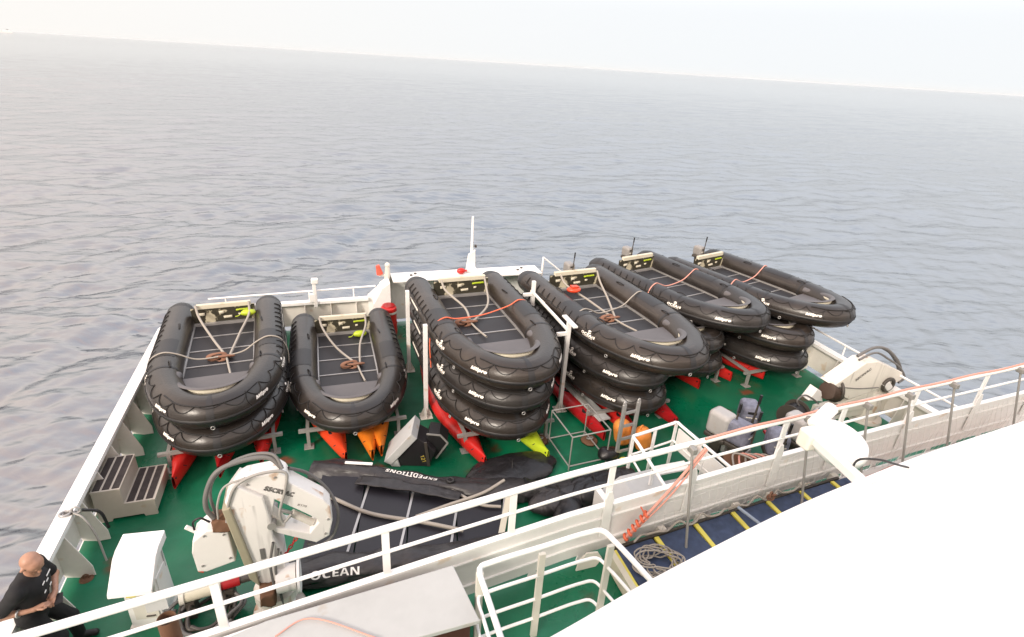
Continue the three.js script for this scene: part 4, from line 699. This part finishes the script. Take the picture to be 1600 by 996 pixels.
{ // clamp and strap on the bulwark by the cabinet
  const p = P(101, 803, 0.82), t = thing('bulwark_clamp', 'metal shackle with a black strap hung over the cap rail', 'shackle', [p.x, 0.8, p.z]);
  mesh('shackle', new THREE.TorusGeometry(0.06, 0.016, 6, 16).rotateX(1.4).translate(0, 0.02, 0), M.alu, t); mesh('shackle', new THREE.TorusGeometry(0.05, 0.014, 6, 16).rotateZ(1.2).translate(0.13, 0.05, 0), M.alu, t); mesh('link', box(0.14, 0.012, 0.05, 0.05, 0.009, 0), M.darkMetal, t);
  mesh('strap', tube([V(0.1, 0.02, 0.02), V(0.19, -0.02, 0.06), V(0.3, -0.3, 0.12), V(0.36, -0.72, 0.2)], 0.014, 24, 6), M.hoseLight, t); mesh('strap', tube([V(0.15, 0.0, -0.05), V(0.32, -0.12, -0.1), V(0.37, -0.42, -0.1)], 0.02, 20, 6), M.black, t);
}

// ------------------------------------------------------------------ the man leaning back on the bulwark
function sdf(bones, cell, k, pad = 0.04) { // bones: [a, b, ra, rb]; smooth union meshed with marching cubes
  const bb = new THREE.Box3(); for (const [a, b, ra, rb] of bones) { const r = Math.max(ra, rb) + pad; bb.expandByPoint(a.clone().subScalar(r)).expandByPoint(a.clone().addScalar(r)).expandByPoint(b.clone().subScalar(r)).expandByPoint(b.clone().addScalar(r)); }
  const c = bb.getCenter(V()), s = bb.getSize(V()), half = Math.max(s.x, s.y, s.z) / 2, res = Math.max(16, Math.ceil(2 * half / cell)), mc = new MarchingCubes(res, M.skin, false, false, 90000); mc.isolation = 0;
  const hs = res / 2, p = V(), ab = V(), ap = V();
  for (let z = 0; z < res; z++) for (let y = 0; y < res; y++) for (let x = 0; x < res; x++) {
    p.set((x - hs) / hs, (y - hs) / hs, (z - hs) / hs).multiplyScalar(half).add(c); let d = 1e3;
    if (p.distanceToSquared(bb.clampPoint(p, ap)) > 0) { mc.field[x + y * res + z * res * res] = -1; continue; }
    for (const [a, b, ra, rb] of bones) { ab.subVectors(b, a); ap.subVectors(p, a); const l = ab.lengthSq(), h = l ? Math.max(0, Math.min(1, ap.dot(ab) / l)) : 0, e = ap.addScaledVector(ab, -h).length() - (ra + (rb - ra) * h), m = Math.max(0, k - Math.abs(d - e)) / k; d = Math.min(d, e) - m * m * k * 0.25; }
    mc.field[x + y * res + z * res * res] = -d;
  }
  mc.update(); const g = new THREE.BufferGeometry(), n = mc.count; g.setAttribute('position', new THREE.BufferAttribute(mc.positionArray.slice(0, n * 3), 3));
  g.scale(half, half, half).translate(c.x, c.y, c.z); const w = mergeVertices(g, 1e-4); w.computeVertexNormals(); return w;
}
{
  const t = thing('person', 'bald person in a black shirt leaning back on the bulwark, hands together', 'person', [-3.26, 0, -5.41], 0);
  // local axes: x inboard (the way the person faces), z along the ship; near the camera is +z
  const neck = V(0.03, 1.36, 0), head = V(0.07, 1.5, 0.02), chest = V(-0.03, 1.2, 0), waist = V(-0.08, 1.0, 0), hip = V(-0.10, 0.86, 0);
  const sN = V(-0.04, 1.3, 0.2), sF = V(-0.02, 1.3, -0.2), eN = V(-0.28, 1.02, 0.2), wN = V(0.02, 1.0, 0.16), eF = V(0.06, 1.03, -0.27), wF = V(0.14, 1.0, -0.04);
  const hN = V(-0.1, 0.84, 0.1), hF = V(-0.1, 0.84, -0.1), kN = V(0.1, 0.46, 0.11), kF = V(0.12, 0.46, -0.15), aN = V(0.04, 0.09, 0.1), aF = V(0.1, 0.09, -0.22);
  const fingers = (w, dir, side) => { const out = [], u = dir.clone().normalize(), s = side.clone().normalize(), dn = V(0, -1, 0); out.push([w, w.clone().addScaledVector(u, 0.075), 0.028, 0.03]); for (let i = 0; i < 4; i++) { const b = w.clone().addScaledVector(u, 0.085).addScaledVector(s, (i - 1.5) * 0.02), L = [0.034, 0.04, 0.037, 0.028][i], m = b.clone().addScaledVector(u, L).addScaledVector(dn, 0.012), e = m.clone().addScaledVector(u, L * 0.6).addScaledVector(dn, 0.028); out.push([b, m, 0.0095, 0.009], [m, e, 0.009, 0.008]); } const tb = w.clone().addScaledVector(u, 0.03).addScaledVector(s, 0.03), tm = tb.clone().addScaledVector(u, 0.03).addScaledVector(s, 0.024), te = tm.clone().addScaledVector(u, 0.03); out.push([tb, tm, 0.013, 0.011], [tm, te, 0.011, 0.009]); return out; };
  const body = sdf([[neck.clone().add(V(0, -0.05, 0)), neck, 0.065, 0.06], [neck, head, 0.06, 0.07], [chest, waist, 0.13, 0.12], [waist, hip, 0.12, 0.12], [sN, eN, 0.05, 0.042], [eN, wN, 0.042, 0.028], [sF, eF, 0.05, 0.042], [eF, wF, 0.042, 0.028], [sN, sF, 0.06, 0.06], [hN, kN, 0.075, 0.052], [kN, aN, 0.052, 0.038], [hF, kF, 0.075, 0.052], [kF, aF, 0.052, 0.038]], 0.016, 0.03);
  const f = V(0.72, -0.62, 0.3).normalize(), up = V(0.62, 0.74, 0.2).addScaledVector(f, -V(0.62, 0.74, 0.2).dot(f)).normalize(), sd = f.clone().cross(up), hd = (a, b, c) => head.clone().addScaledVector(f, a).addScaledVector(up, b).addScaledVector(sd, c);
  const headGeo = sdf([[hd(-0.025, 0.035, 0), hd(0.02, 0.03, 0), 0.088, 0.082], [hd(0.03, -0.03, 0), hd(0.045, -0.07, 0), 0.06, 0.042], [hd(0.09, 0.005, 0), hd(0.112, -0.035, 0), 0.012, 0.017], [hd(0.088, 0.02, -0.035), hd(0.088, 0.02, 0.035), 0.014, 0.014], [hd(0.078, -0.062, -0.018), hd(0.078, -0.062, 0.018), 0.011, 0.011], [hd(-0.01, 0.0, 0.088), hd(-0.012, -0.03, 0.09), 0.02, 0.013], [hd(-0.01, 0.0, -0.088), hd(-0.012, -0.03, -0.09), 0.02, 0.013], [neck, hd(-0.01, -0.03, 0), 0.06, 0.06]], 0.006, 0.018);
  const hands = [sdf(fingers(wN, V(0.8, -0.1, -0.5), V(0.5, 0, 0.8)), 0.004, 0.006, 0.02), sdf(fingers(wF, V(-0.1, -0.2, 0.9), V(-0.9, 0, -0.1)), 0.004, 0.006, 0.02)];
  mesh('body', [body, headGeo, ...hands], M.skin, t);
  mesh('shirt', sdf([[V(0, 1.33, 0), chest, 0.085, 0.165], [chest.clone().add(V(0.02, 0, 0.05)), waist.clone().add(V(0.02, 0, 0.03)), 0.14, 0.135], [chest.clone().add(V(0.02, 0, -0.05)), waist.clone().add(V(0.02, 0, -0.03)), 0.14, 0.135], [waist, hip, 0.145, 0.15], [sN, sF, 0.078, 0.078], [sN, sN.clone().lerp(eN, 0.72), 0.078, 0.07], [sF, sF.clone().lerp(eF, 0.72), 0.078, 0.07]], 0.014, 0.045), M.shirt, t);
  mesh('trousers', sdf([[hip, hip.clone().add(V(0, -0.06, 0)), 0.145, 0.14], [hN, kN, 0.1, 0.075], [kN, aN, 0.075, 0.062], [hF, kF, 0.1, 0.075], [kF, aF, 0.075, 0.062]], 0.016, 0.04), M.trousers, t);
  for (const a of [aN, aF]) mesh('shoe', sdf([[a.clone().add(V(-0.03, -0.04, 0)), a.clone().add(V(0.15, -0.048, 0.0)), 0.045, 0.04], [a, a.clone().add(V(0, -0.04, 0)), 0.05, 0.045]], 0.01, 0.02), M.black, t);
  // printed marks on the chest and a watch
  for (const [y, z, w] of [[1.25, 0.07, 0.05], [1.26, -0.06, 0.09], [1.16, 0.1, 0.04], [1.14, -0.02, 0.04], [1.22, 0.0, 0.05]]) mesh('printed_mark', box(0.004, 0.014, w, 0.136 + (1.22 - y) * 0.05, y, z), M.whiteClean, t);
  mesh('wrist_watch', new THREE.TorusGeometry(0.034, 0.012, 8, 18).rotateY(1.35).translate(-0.1, 1.012, 0.185), M.alu, t);
  const pz = thing('phone', 'dark phone held in the hands of the leaning person', 'phone', [-3.1, 1.0, -5.39], 0.3); mesh('case', rbox(0.075, 0.009, 0.15, 0.004, 0.02, -0.045, 0.02, 2), M.blackGloss, pz); mesh('screen', box(0.066, 0.002, 0.138, 0.02, -0.0385, 0.02), M.black, pz);
}

// ------------------------------------------------------------------ upper deck in the foreground
const railX = [-4.5, -2.0, 0.24, 2.01, 4.45, 7.05, 12.5], railZ = [-2.78, -3.05, -3.34, -3.56, -3.76, -3.93, -4.2];
const zr = (x) => { let i = 0; while (i < railX.length - 2 && x > railX[i + 1]) i++; const u = (x - railX[i]) / (railX[i + 1] - railX[i]); return railZ[i] + (railZ[i + 1] - railZ[i]) * u; };
{
  const pts = [...railX.map((x, i) => [x, railZ[i] - 0.06])], s = new THREE.Shape([...pts, [12.5, 4], [-4.5, 4]].map(([x, z]) => new THREE.Vector2(x, -z)));
  structure('upper_deck', new THREE.ExtrudeGeometry(s, { depth: 0.1, bevelEnabled: false }).rotateX(-Math.PI / 2).translate(0, UP - 0.1, 0), M.deck);
  const b = thing('upper_bulwark', 'white plated bulwark under the long upper deck rail', 'bulwark');
  const seg = (y, w, t, dz, x0 = -4.5, x1 = 12.5) => { const out = []; const xs = [x0, ...railX.filter((x) => x > x0 && x < x1), x1]; for (let i = 0; i < xs.length - 1; i++) out.push(flat(V(xs[i], y, zr(xs[i]) + dz), V(xs[i + 1], y, zr(xs[i + 1]) + dz), w, t)); return out; };
  mesh('plate', seg(2.29, 0.016, 0.58, 0), M.white, b); mesh('cap', seg(2.59, 0.06, 0.025, 0), M.white, b); mesh('stiffener', seg(2.44, 0.02, 0.018, 0.018), M.white, b); mesh('stiffener', seg(2.14, 0.02, 0.018, 0.018), M.white, b);
  for (let x = -2.2; x < 10; x += 0.55) mesh('bracket', poly([[-0.05, 0.003], [0.05, 0.003], [0.03, 0.09], [-0.03, 0.09]], 0.014).translate(x, UP, zr(x) + 0.0), M.white, b);
  const r = thing('guard_rail', 'long white pipe guard rail across the upper deck edge', 'rail');
  const rail = (y, rad) => tube(Array.from({ length: 35 }, (_, i) => { const x = -4.5 + i * 0.5; return V(x, y, zr(x)); }), rad, 140, 10);
  mesh('top_rail', rail(3.1, 0.031), M.whiteClean, r); mesh('mid_rail', rail(2.85, 0.016), M.whiteClean, r);
  for (const x of [-3.0, -1.98, -0.95, 0.25, 1.38, 2.42, 3.45, 4.68, 5.6, 6.9, 8.3, 9.6]) { mesh('stanchion', flat(V(x, 2.6, zr(x)), V(x, 3.08, zr(x)), 0.06, 0.022, V(0, 0, 1)), M.whiteClean, r); if (x > 2) mesh('foot_plate', poly([[-0.05, 2.2], [0.05, 2.2], [0.045, 2.7], [0.02, 2.78], [-0.02, 2.78], [-0.045, 2.7]], 0.016).translate(x, 0, zr(x) + 0.03), M.white, r); }
  // grey props leaning from the rail to the deck
  for (const x of [3.32, 4.95, 5.9, 6.65, 7.5, 8.9, 10.0]) { const p = thing('rail_prop', 'grey leaning prop pole clamped to the netted guard rail', 'pole', [x, 0, zr(x)], 0, 'grey props along the netted guard rail'); mesh('pole', bar(V(0, 3.08, 0.06), V(-0.08, UP + 0.02, 0.42), 0.014, 10), M.galv, p); mesh('clamp', rbox(0.06, 0.07, 0.1, 0.012, 0, 3.08, 0.06, 1), M.galv, p); mesh('foot', rbox(0.1, 0.014, 0.08, 0.004, -0.08, UP + 0.012, 0.42, 1), M.galv, p); }
  // rope net behind the rail
  const strands = []; const x0 = 3.0, x1 = 9.6, dx = 0.11;
  const np = (x, v) => V(x + 0.02 * Math.sin(x * 7 + v * 5), 2.6 - v * 0.6 - 0.02 * Math.sin(x * 2.3) * v, zr(x) + 0.075 + 0.05 * Math.sin(v * Math.PI) + 0.012 * Math.sin(x * 11 + v * 9));
  for (let x = x0; x <= x1; x += dx) strands.push(tube([0, 0.25, 0.5, 0.75, 1].map((v) => np(x, v)), 0.0022, 10, 4));
  for (let v = 0; v <= 1.001; v += 0.2) strands.push(tube(Array.from({ length: 50 }, (_, i) => np(x0 + (x1 - x0) * i / 49, v)), 0.0022, 130, 4));
  tagMesh('rope_net', strands, M.netting, 'fine white rope net hung along the guard rail', 'net');
  tagMesh('rail_rope', tube(Array.from({ length: 26 }, (_, i) => { const x = 3.5 + i * 0.3; return V(x, 3.148 + 0.008 * Math.sin(x * 5), zr(x) + 0.02); }), 0.013, 120, 6), M.pinkRope, 'thin pink rope running along the top of the guard rail', 'rope');
}
{ // orange tie rope
  const a = V(2.62, 2.18, zr(2.62) + 0.12), b = V(3.5, 3.06, zr(3.5) + 0.06), t = thing('tie_rope', 'orange rope knotted to the bulwark and tied up to the rail', 'rope');
  mesh('rope', tube([a, a.clone().lerp(b, 0.5).add(V(0, 0.01, 0.02)), b], 0.016, 20, 7), M.pinkRope, t); mesh('rope', tube([a.clone().add(V(0.03, 0, 0)), a.clone().lerp(b, 0.5).add(V(0.03, -0.04, 0.03)), b.clone().add(V(0.02, -0.03, 0))], 0.01, 20, 6), M.pinkRope, t);
  for (let k = 0; k < 6; k++) { const p = a.clone().lerp(b, 0.02 + k * 0.05); mesh('wrap', new THREE.TorusGeometry(0.03, 0.014, 6, 14).rotateY(1.1 + 0.3 * hash(k, 2, 2)).rotateZ(0.7).translate(p.x, p.y, p.z), M.orangeRope, t); }
  mesh('loose_end', tube([a.clone().lerp(b, 0.24), a.clone().lerp(b, 0.26).add(V(-0.05, 0.08, 0.02)), a.clone().lerp(b, 0.24).add(V(-0.06, 0.15, 0.0))], 0.008, 12, 5), M.orangeRope, t);
}
{ // grey box beside the rail
  const t = thing('grey_locker', 'flat-topped grey locker with dark wooden front in the foreground', 'locker');
  const A = P(421, 962, 2.72), B = P(705, 878, 2.72), C = P(748, 970, 2.72), N = P(650, 997, 2.72), top = [[A.x - 0.02, A.z + 0.05], [B.x, B.z + 0.05], [C.x, C.z], [C.x + (N.x - C.x) * 7, C.z + (N.z - C.z) * 7]];
  const s = new THREE.Shape(top.map(([x, z]) => new THREE.Vector2(x, -z)));
  mesh('lid', new THREE.ExtrudeGeometry(s, { depth: 0.03, bevelEnabled: true, bevelSize: 0.006, bevelThickness: 0.006, bevelSegments: 2 }).rotateX(-Math.PI / 2).translate(0, 2.69, 0), M.greyBox, t);
  const mid = top.reduce((m, q) => [m[0] + q[0] / top.length, m[1] + q[1] / top.length], [0, 0]), inset = top.map(([x, z]) => [x + (mid[0] - x) * 0.05, z + (mid[1] - z) * 0.07]), s2 = new THREE.Shape(inset.map(([x, z]) => new THREE.Vector2(x, -z)));
  mesh('body', new THREE.ExtrudeGeometry(s2, { depth: 2.68 - UP, bevelEnabled: false }).rotateX(-Math.PI / 2).translate(0, UP + 0.003, 0), M.wood, t);
  mesh('frame', flat(V(A.x + 0.03, 2.66, A.z + 0.045), V(B.x - 0.03, 2.66, B.z + 0.045), 0.02, 0.04), M.white, t); mesh('handle', tube([V(A.x + 0.05, 2.74, A.z + 0.2), V(A.x + 0.25, 2.745, A.z + 0.12), V(A.x + 0.75, 2.74, A.z + 0.42)], 0.006, 24, 5), M.pinkRope, t);
  const w = thing('wooden_board', 'dark red wooden board fixed below the rail beside the grey locker', 'board'); mesh('board', flat(V(-1.1, 2.5, zr(-1.1) + 0.12), V(A.x - 0.06, 2.5, zr(A.x) + 0.12), 0.03, 0.22), M.wood, w); mesh('edge', flat(V(-1.1, 2.622, zr(-1.1) + 0.12), V(A.x - 0.06, 2.622, zr(A.x) + 0.12), 0.035, 0.016), M.white, w);
  const p = P(257, 958, 2.9), q = thing('rusty_pipe', 'open-ended rusty pipe standing by the rail', 'pipe', [p.x, 0, p.z]); mesh('pipe', new THREE.LatheGeometry([[0.052, 0], [0.062, 0], [0.062, 0.92], [0.052, 0.92], [0.052, 0]].map((v) => new THREE.Vector2(...v)), 22).translate(0, UP + 0.004, 0), M.rust, q); mesh('flange', new THREE.CylinderGeometry(0.11, 0.11, 0.02, 20).translate(0, UP + 0.013, 0), M.rust, q);
  const u = thing('notice_plate', 'small grey plate clipped on the rail above the rusty pipe', 'plate', [p.x - 0.02, 3.02, p.z - 0.03]); mesh('plate', box(0.13, 0.1, 0.006, 0, 0, 0.06), M.greyBox, u); mesh('clip', box(0.03, 0.14, 0.012, 0, 0.03, 0.05), M.greyBox, u);
}
{ // U-shaped guard round the stairwell
  const t = thing('stairwell_guard', 'white three-tier pipe guard around the stairwell opening', 'guard rail');
  const A = P(746, 886, 3.0), B = P(942, 826, 3.0), C = P(1014, 905, 3.0), E = P(782, 996, 3.0), at = (p, y) => V(p.x, y, p.z), mix = (p, q, k) => p.clone().lerp(q, k);
  const lowE = mix(A, E, 2.2), lowC = mix(B, C, 1.6);
  [[3.0, 0.023, 'top_rail'], [2.68, 0.015, 'middle_rail'], [2.4, 0.014, 'lower_rail'], [2.16, 0.014, 'lower_rail']].forEach(([y, r, n]) => mesh(n, tube([at(lowE, y), at(mix(A, E, 0.35), y), at(mix(A, E, 0.12), y), at(mix(mix(A, E, 0.04), mix(A, B, 0.04), 0.5), y), at(mix(A, B, 0.1), y), at(mix(A, B, 0.5), y), at(mix(A, B, 0.88), y), at(mix(mix(B, C, 0.08), mix(A, B, 0.96), 0.5), y), at(mix(B, C, 0.3), y), at(lowC, y)], r, 110, 9), M.whiteClean, t));
  for (const p of [mix(A, B, 0.02), mix(A, B, 0.5), mix(B, C, 0.22)]) mesh('post', box(0.055, 1.0, 0.03, p.x, UP + 0.503, p.z), M.whiteOld, t);
  const k = thing('stairwell_coaming', 'low pale steel coaming round the stairwell foot', 'coaming'); const F = at(mix(A, B, 0.04), UP + 0.06), G = at(mix(A, B, 0.85), UP + 0.06);
  mesh('front_plate', flat(F.clone().add(V(0, 0, 0.3)), G.clone().add(V(0, 0, 0.32)), 0.14, 0.11), M.whiteOld, k); mesh('side_plate', flat(G.clone().add(V(0, 0, 0.4)), G.clone().add(V(0.03, 0, 0.8)), 0.1, 0.11), M.whiteOld, k);
  const vnt = P(920, 866, 2.12), v = thing('pipe_bracket', 'small white holed bracket plate at the bulwark foot', 'bracket', [vnt.x, UP, vnt.z]); mesh('plate', poly([[-0.12, 0.003], [0.1, 0.003], [0.16, 0.1], [0.1, 0.2], [-0.02, 0.22], [-0.1, 0.14]], 0.02, 0.004), M.whiteOld, v); mesh('hole', new THREE.CylinderGeometry(0.018, 0.018, 0.026, 12).rotateX(1.571).translate(-0.03, 0.14, 0), M.black, v);
}
{ // stowed gangway: blue treads with yellow nosings
  const t = thing('gangway', 'stowed gangway with blue matting and yellow cross strips', 'gangway'), y = UP + 0.16, x0 = 2.5, x1 = 5.75, zc = (x) => zr(x) + 0.43;
  for (let x = x0, k = 0; x < x1 - 0.1; x += 0.52, k++) { mesh('tread_mat', flat(V(x + 0.03, y, zc(x)), V(x + 0.49, y, zc(x + 0.49)), 0.56, 0.02), M.blue, t); mesh('yellow_strip', box(0.05, 0.026, 0.56, x, y + 0.004, zc(x)), M.yellow, t); mesh('side_lug', poly([[-0.07, 0.004], [0.07, 0.004], [0.04, 0.13], [-0.04, 0.13]], 0.07).translate(x + 0.12, y - 0.105, zc(x) - 0.36), M.whiteOld, t); }
  for (const s of [-0.305, 0.305]) mesh('side_beam', flat(V(x0, y - 0.06, zc(x0) + s), V(x1, y - 0.06, zc(x1) + s), 0.03, 0.17), s < 0 ? M.darkMetal : M.alu, t);
  mesh('gap_shade_strip', flat(V(x0, UP + 0.03, zr(x0) + 0.075), V(x1, UP + 0.03, zr(x1) + 0.075), 0.09, 0.05), M.black, t);  // black strip added for the shade in the gaps along the bulwark foot
  mesh('underframe', flat(V(x0, UP + 0.04, zc(x0)), V(x1, UP + 0.04, zc(x1)), 0.5, 0.07), M.darkMetal, t);
  mesh('end_plate', flat(V(x0 - 0.05, y - 0.05, zc(x0) - 0.3), V(x0 - 0.05, y - 0.05, zc(x0) + 0.5), 0.06, 0.2), M.cream, t);
  const c = P(1030, 880, UP + 0.22), r = thing('rope_coil', 'coil of pale grey rope lying on the gangway', 'rope coil', [c.x, y + 0.02, c.z]); const pts = [];
  for (let i = 0; i < 150; i++) { const a = i * 0.33, R = 0.08 + 0.12 * (0.5 + 0.5 * Math.sin(i * 0.71)) + 0.03 * rnd(); pts.push(V(Math.cos(a) * R * 1.25, 0.012 + 0.0006 * i, Math.sin(a) * R * 0.9)); } mesh('rope', tube(pts, 0.0085, 900, 5), M.creamRope, r);
  const h = thing('gangway_lashing', 'brown rope lashed along the bulwark foot above the gangway', 'rope'); const lp = []; for (let i = 0; i < 26; i++) lp.push(V(2.7 + i * 0.1, UP + 0.26 + 0.03 * Math.sin(i * 2.3), zr(2.7 + i * 0.1) + 0.16 + 0.03 * Math.cos(i * 1.7))); mesh('rope', tube(lp, 0.012, 140, 6), M.creamRope, h); mesh('knot', new THREE.TorusKnotGeometry(0.035, 0.012, 50, 6).translate(4.55, UP + 0.3, zr(4.55) + 0.2), M.brownRope, h);
  tagMesh('orange_hose', tube([V(4.3, UP + 0.2, zc(4.3) + 0.3), V(4.55, UP + 0.22, zc(4.6) + 0.14), V(5.0, UP + 0.24, zc(4.9) - 0.02), V(5.6, UP + 0.26, zc(5.6) - 0.0), V(6.4, UP + 0.24, zc(6.4) + 0.06), V(8.2, UP + 0.24, zc(8.2) + 0.1)], 0.022, 90, 9), M.pinkRope, 'orange hose lying along the gangway by the white roof edge', 'hose');
  for (const [k, m] of [[0, M.pinkRope], [1, M.creamRope], [2, M.orangeRope]]) tagMesh('deck_hose', tube(Array.from({ length: 9 }, (_, i) => { const x = 5.9 + i * 0.45; return V(x, UP + 0.075 + 0.01 * k, zr(x) + 0.16 + k * 0.11 + 0.02 * Math.sin(i * 2.1 + k)); }), 0.03, 80, 8), m, ['pink hose run along the bulwark foot past the gangway end', 'cream hose run beside the pink one past the gangway end', 'orange hose run nearest the white roof past the gangway end'][k], 'hose');
  const wp = thing('waterway_plate', 'white painted waterway plate on the upper deck past the gangway', 'plate'); mesh('plate', flat(V(5.85, UP + 0.02, zr(5.85) + 0.57), V(10.5, UP + 0.02, zr(10.5) + 0.57), 1.12, 0.03), M.white, wp); mesh('edge_bar', flat(V(5.85, UP + 0.05, zr(5.85) + 0.6), V(10.5, UP + 0.05, zr(10.5) + 0.6), 0.03, 0.03), M.white, wp);
  tagMesh('blue_strap', tube([V(4.05, UP + 0.3, zr(4.05) + 0.2), V(4.2, UP + 0.22, zr(4.2) + 0.45), V(4.25, UP + 0.2, zr(4.2) + 0.6)], 0.018, 20, 6), std(0.3, 0.36, 0.45, 0.6), 'pale blue strap looped over the gangway edge', 'strap');
}
{ // white roof in the foreground with a lamp arm at its edge
  const A = P(860, 996, 4.6), B = P(1600, 657, 4.6), d = B.clone().sub(A), a0 = A.clone().addScaledVector(d, -0.6).add(V(0, 0, 0.12)), b0 = P(1600, 655, 4.6).addScaledVector(d, 1.4).add(V(0, 0, 0.3));
  const edge = new THREE.CatmullRomCurve3([a0, ...[[856, 994], [1009, 907], [1140, 839], [1240, 790], [1340, 748], [1440, 709], [1600, 656]].map(([x, y]) => P(x, y, 4.6)), b0], false, 'centripetal').getPoints(80);
  const s = new THREE.Shape([...edge.map((p) => [p.x, -p.z]), [b0.x + 0.4, -2.2], [a0.x + 0.4, -2.2]].map(([x, y]) => new THREE.Vector2(x, y)));
  const t = thing('canopy_roof', 'plain white canopy roof with a curved edge over the upper deck', 'roof'); mesh('slab', new THREE.ExtrudeGeometry(s, { depth: 0.1, bevelEnabled: true, bevelSize: 0.02, bevelThickness: 0.02, bevelSegments: 3, bevelOffset: -0.02 }).rotateX(-Math.PI / 2).translate(0, 4.48, 0), M.whiteClean, t);
  for (const k of [0.35, 0.8, 1.25]) { const p = A.clone().addScaledVector(d, k); mesh('weld_seam', flat(V(p.x, 4.602, p.z + 0.1), V(p.x + 0.3, 4.602, p.z + 3.2), 0.012, 0.006), M.white, t); }
  mesh('edge_lip', tube(edge.filter((_, i) => i % 4 === 0).map((p) => V(p.x, 4.604, p.z + 0.05)), 0.012, 80, 6), M.white, t);
  for (const k of [0.3, 1.2, 2.1]) { const p = A.clone().addScaledVector(d, k); mesh('post', box(0.08, 4.48 - UP - 0.004, 0.08, p.x + 0.1, (4.48 + UP) / 2 + 0.001, p.z + 0.9), M.white, t); }
  const e = A.clone().addScaledVector(d, (1336 - 860) / 740), f = P(1344, 757, 4.6), h = P(1270, 684, 4.5), l = thing('lamp_arm', 'white domed floodlight on a thick white arm at the roof edge', 'floodlight');
  mesh('arm', flat(V(f.x, 4.615, f.z + 0.02), h, 0.055, 0.045), M.white, l); mesh('arm_plate', box(0.2, 0.014, 0.1, f.x + 0.06, 4.61, f.z + 0.08), M.whiteClean, l);
  mesh('head_bracket', rbox(0.16, 0.13, 0.1, 0.02, h.x, h.y, h.z, 2), M.whiteOld, l);
  const c = P(1312, 694, 4.5); mesh('dome', new THREE.LatheGeometry([[0, 0.1], [0.08, 0.095], [0.14, 0.065], [0.165, 0.02], [0.165, -0.03], [0.13, -0.08], [0.06, -0.1], [0, -0.1]].map((v) => new THREE.Vector2(...v)), 30).rotateZ(-0.15).rotateX(0.25).translate(c.x, c.y, c.z), M.whiteClean, l);
  mesh('tail_housing', bar(V(c.x - 0.08, c.y + 0.06, c.z - 0.14), V(c.x + 0.1, c.y + 0.11, c.z - 0.2), 0.045, 14), M.white, l); mesh('yoke', flat(V(h.x, h.y, h.z), V(c.x, c.y - 0.02, c.z), 0.05, 0.03), M.whiteOld, l);
  const w = (px, py, y) => P(px, py, y); tagMesh('loose_cable', tube([w(1420, 731, 4.612), w(1400, 726, 4.66), w(1375, 719, 4.7), w(1345, 718, 4.68), w(1334, 728, 4.6), w(1340, 742, 4.5)], 0.006, 50, 6), M.black, 'loose black cable curling over the white roof edge', 'cable');
}
{ // a ship far off at the horizon
  const p = ray(4, 49.5).setY(0).normalize().multiplyScalar(5200), t = thing('distant_ship', 'tiny white ship far away on the horizon', 'ship', [p.x, SEA, p.z], Math.atan2(-p.z, p.x) + Math.PI / 2);
  mesh('hull', poly([[-46, 0.2], [40, 0.2], [52, 9], [-48, 8]], 14), M.white, t); mesh('superstructure', box(34, 8, 11, -18, 12.2, 0), M.whiteClean, t); mesh('funnel', box(6, 6, 5, -24, 19.2, 0), M.darkMetal, t);
}
scene.fog = new THREE.FogExp2(new THREE.Color(0.93, 0.97, 1), 0.00002);
renderer.render(scene, camera);
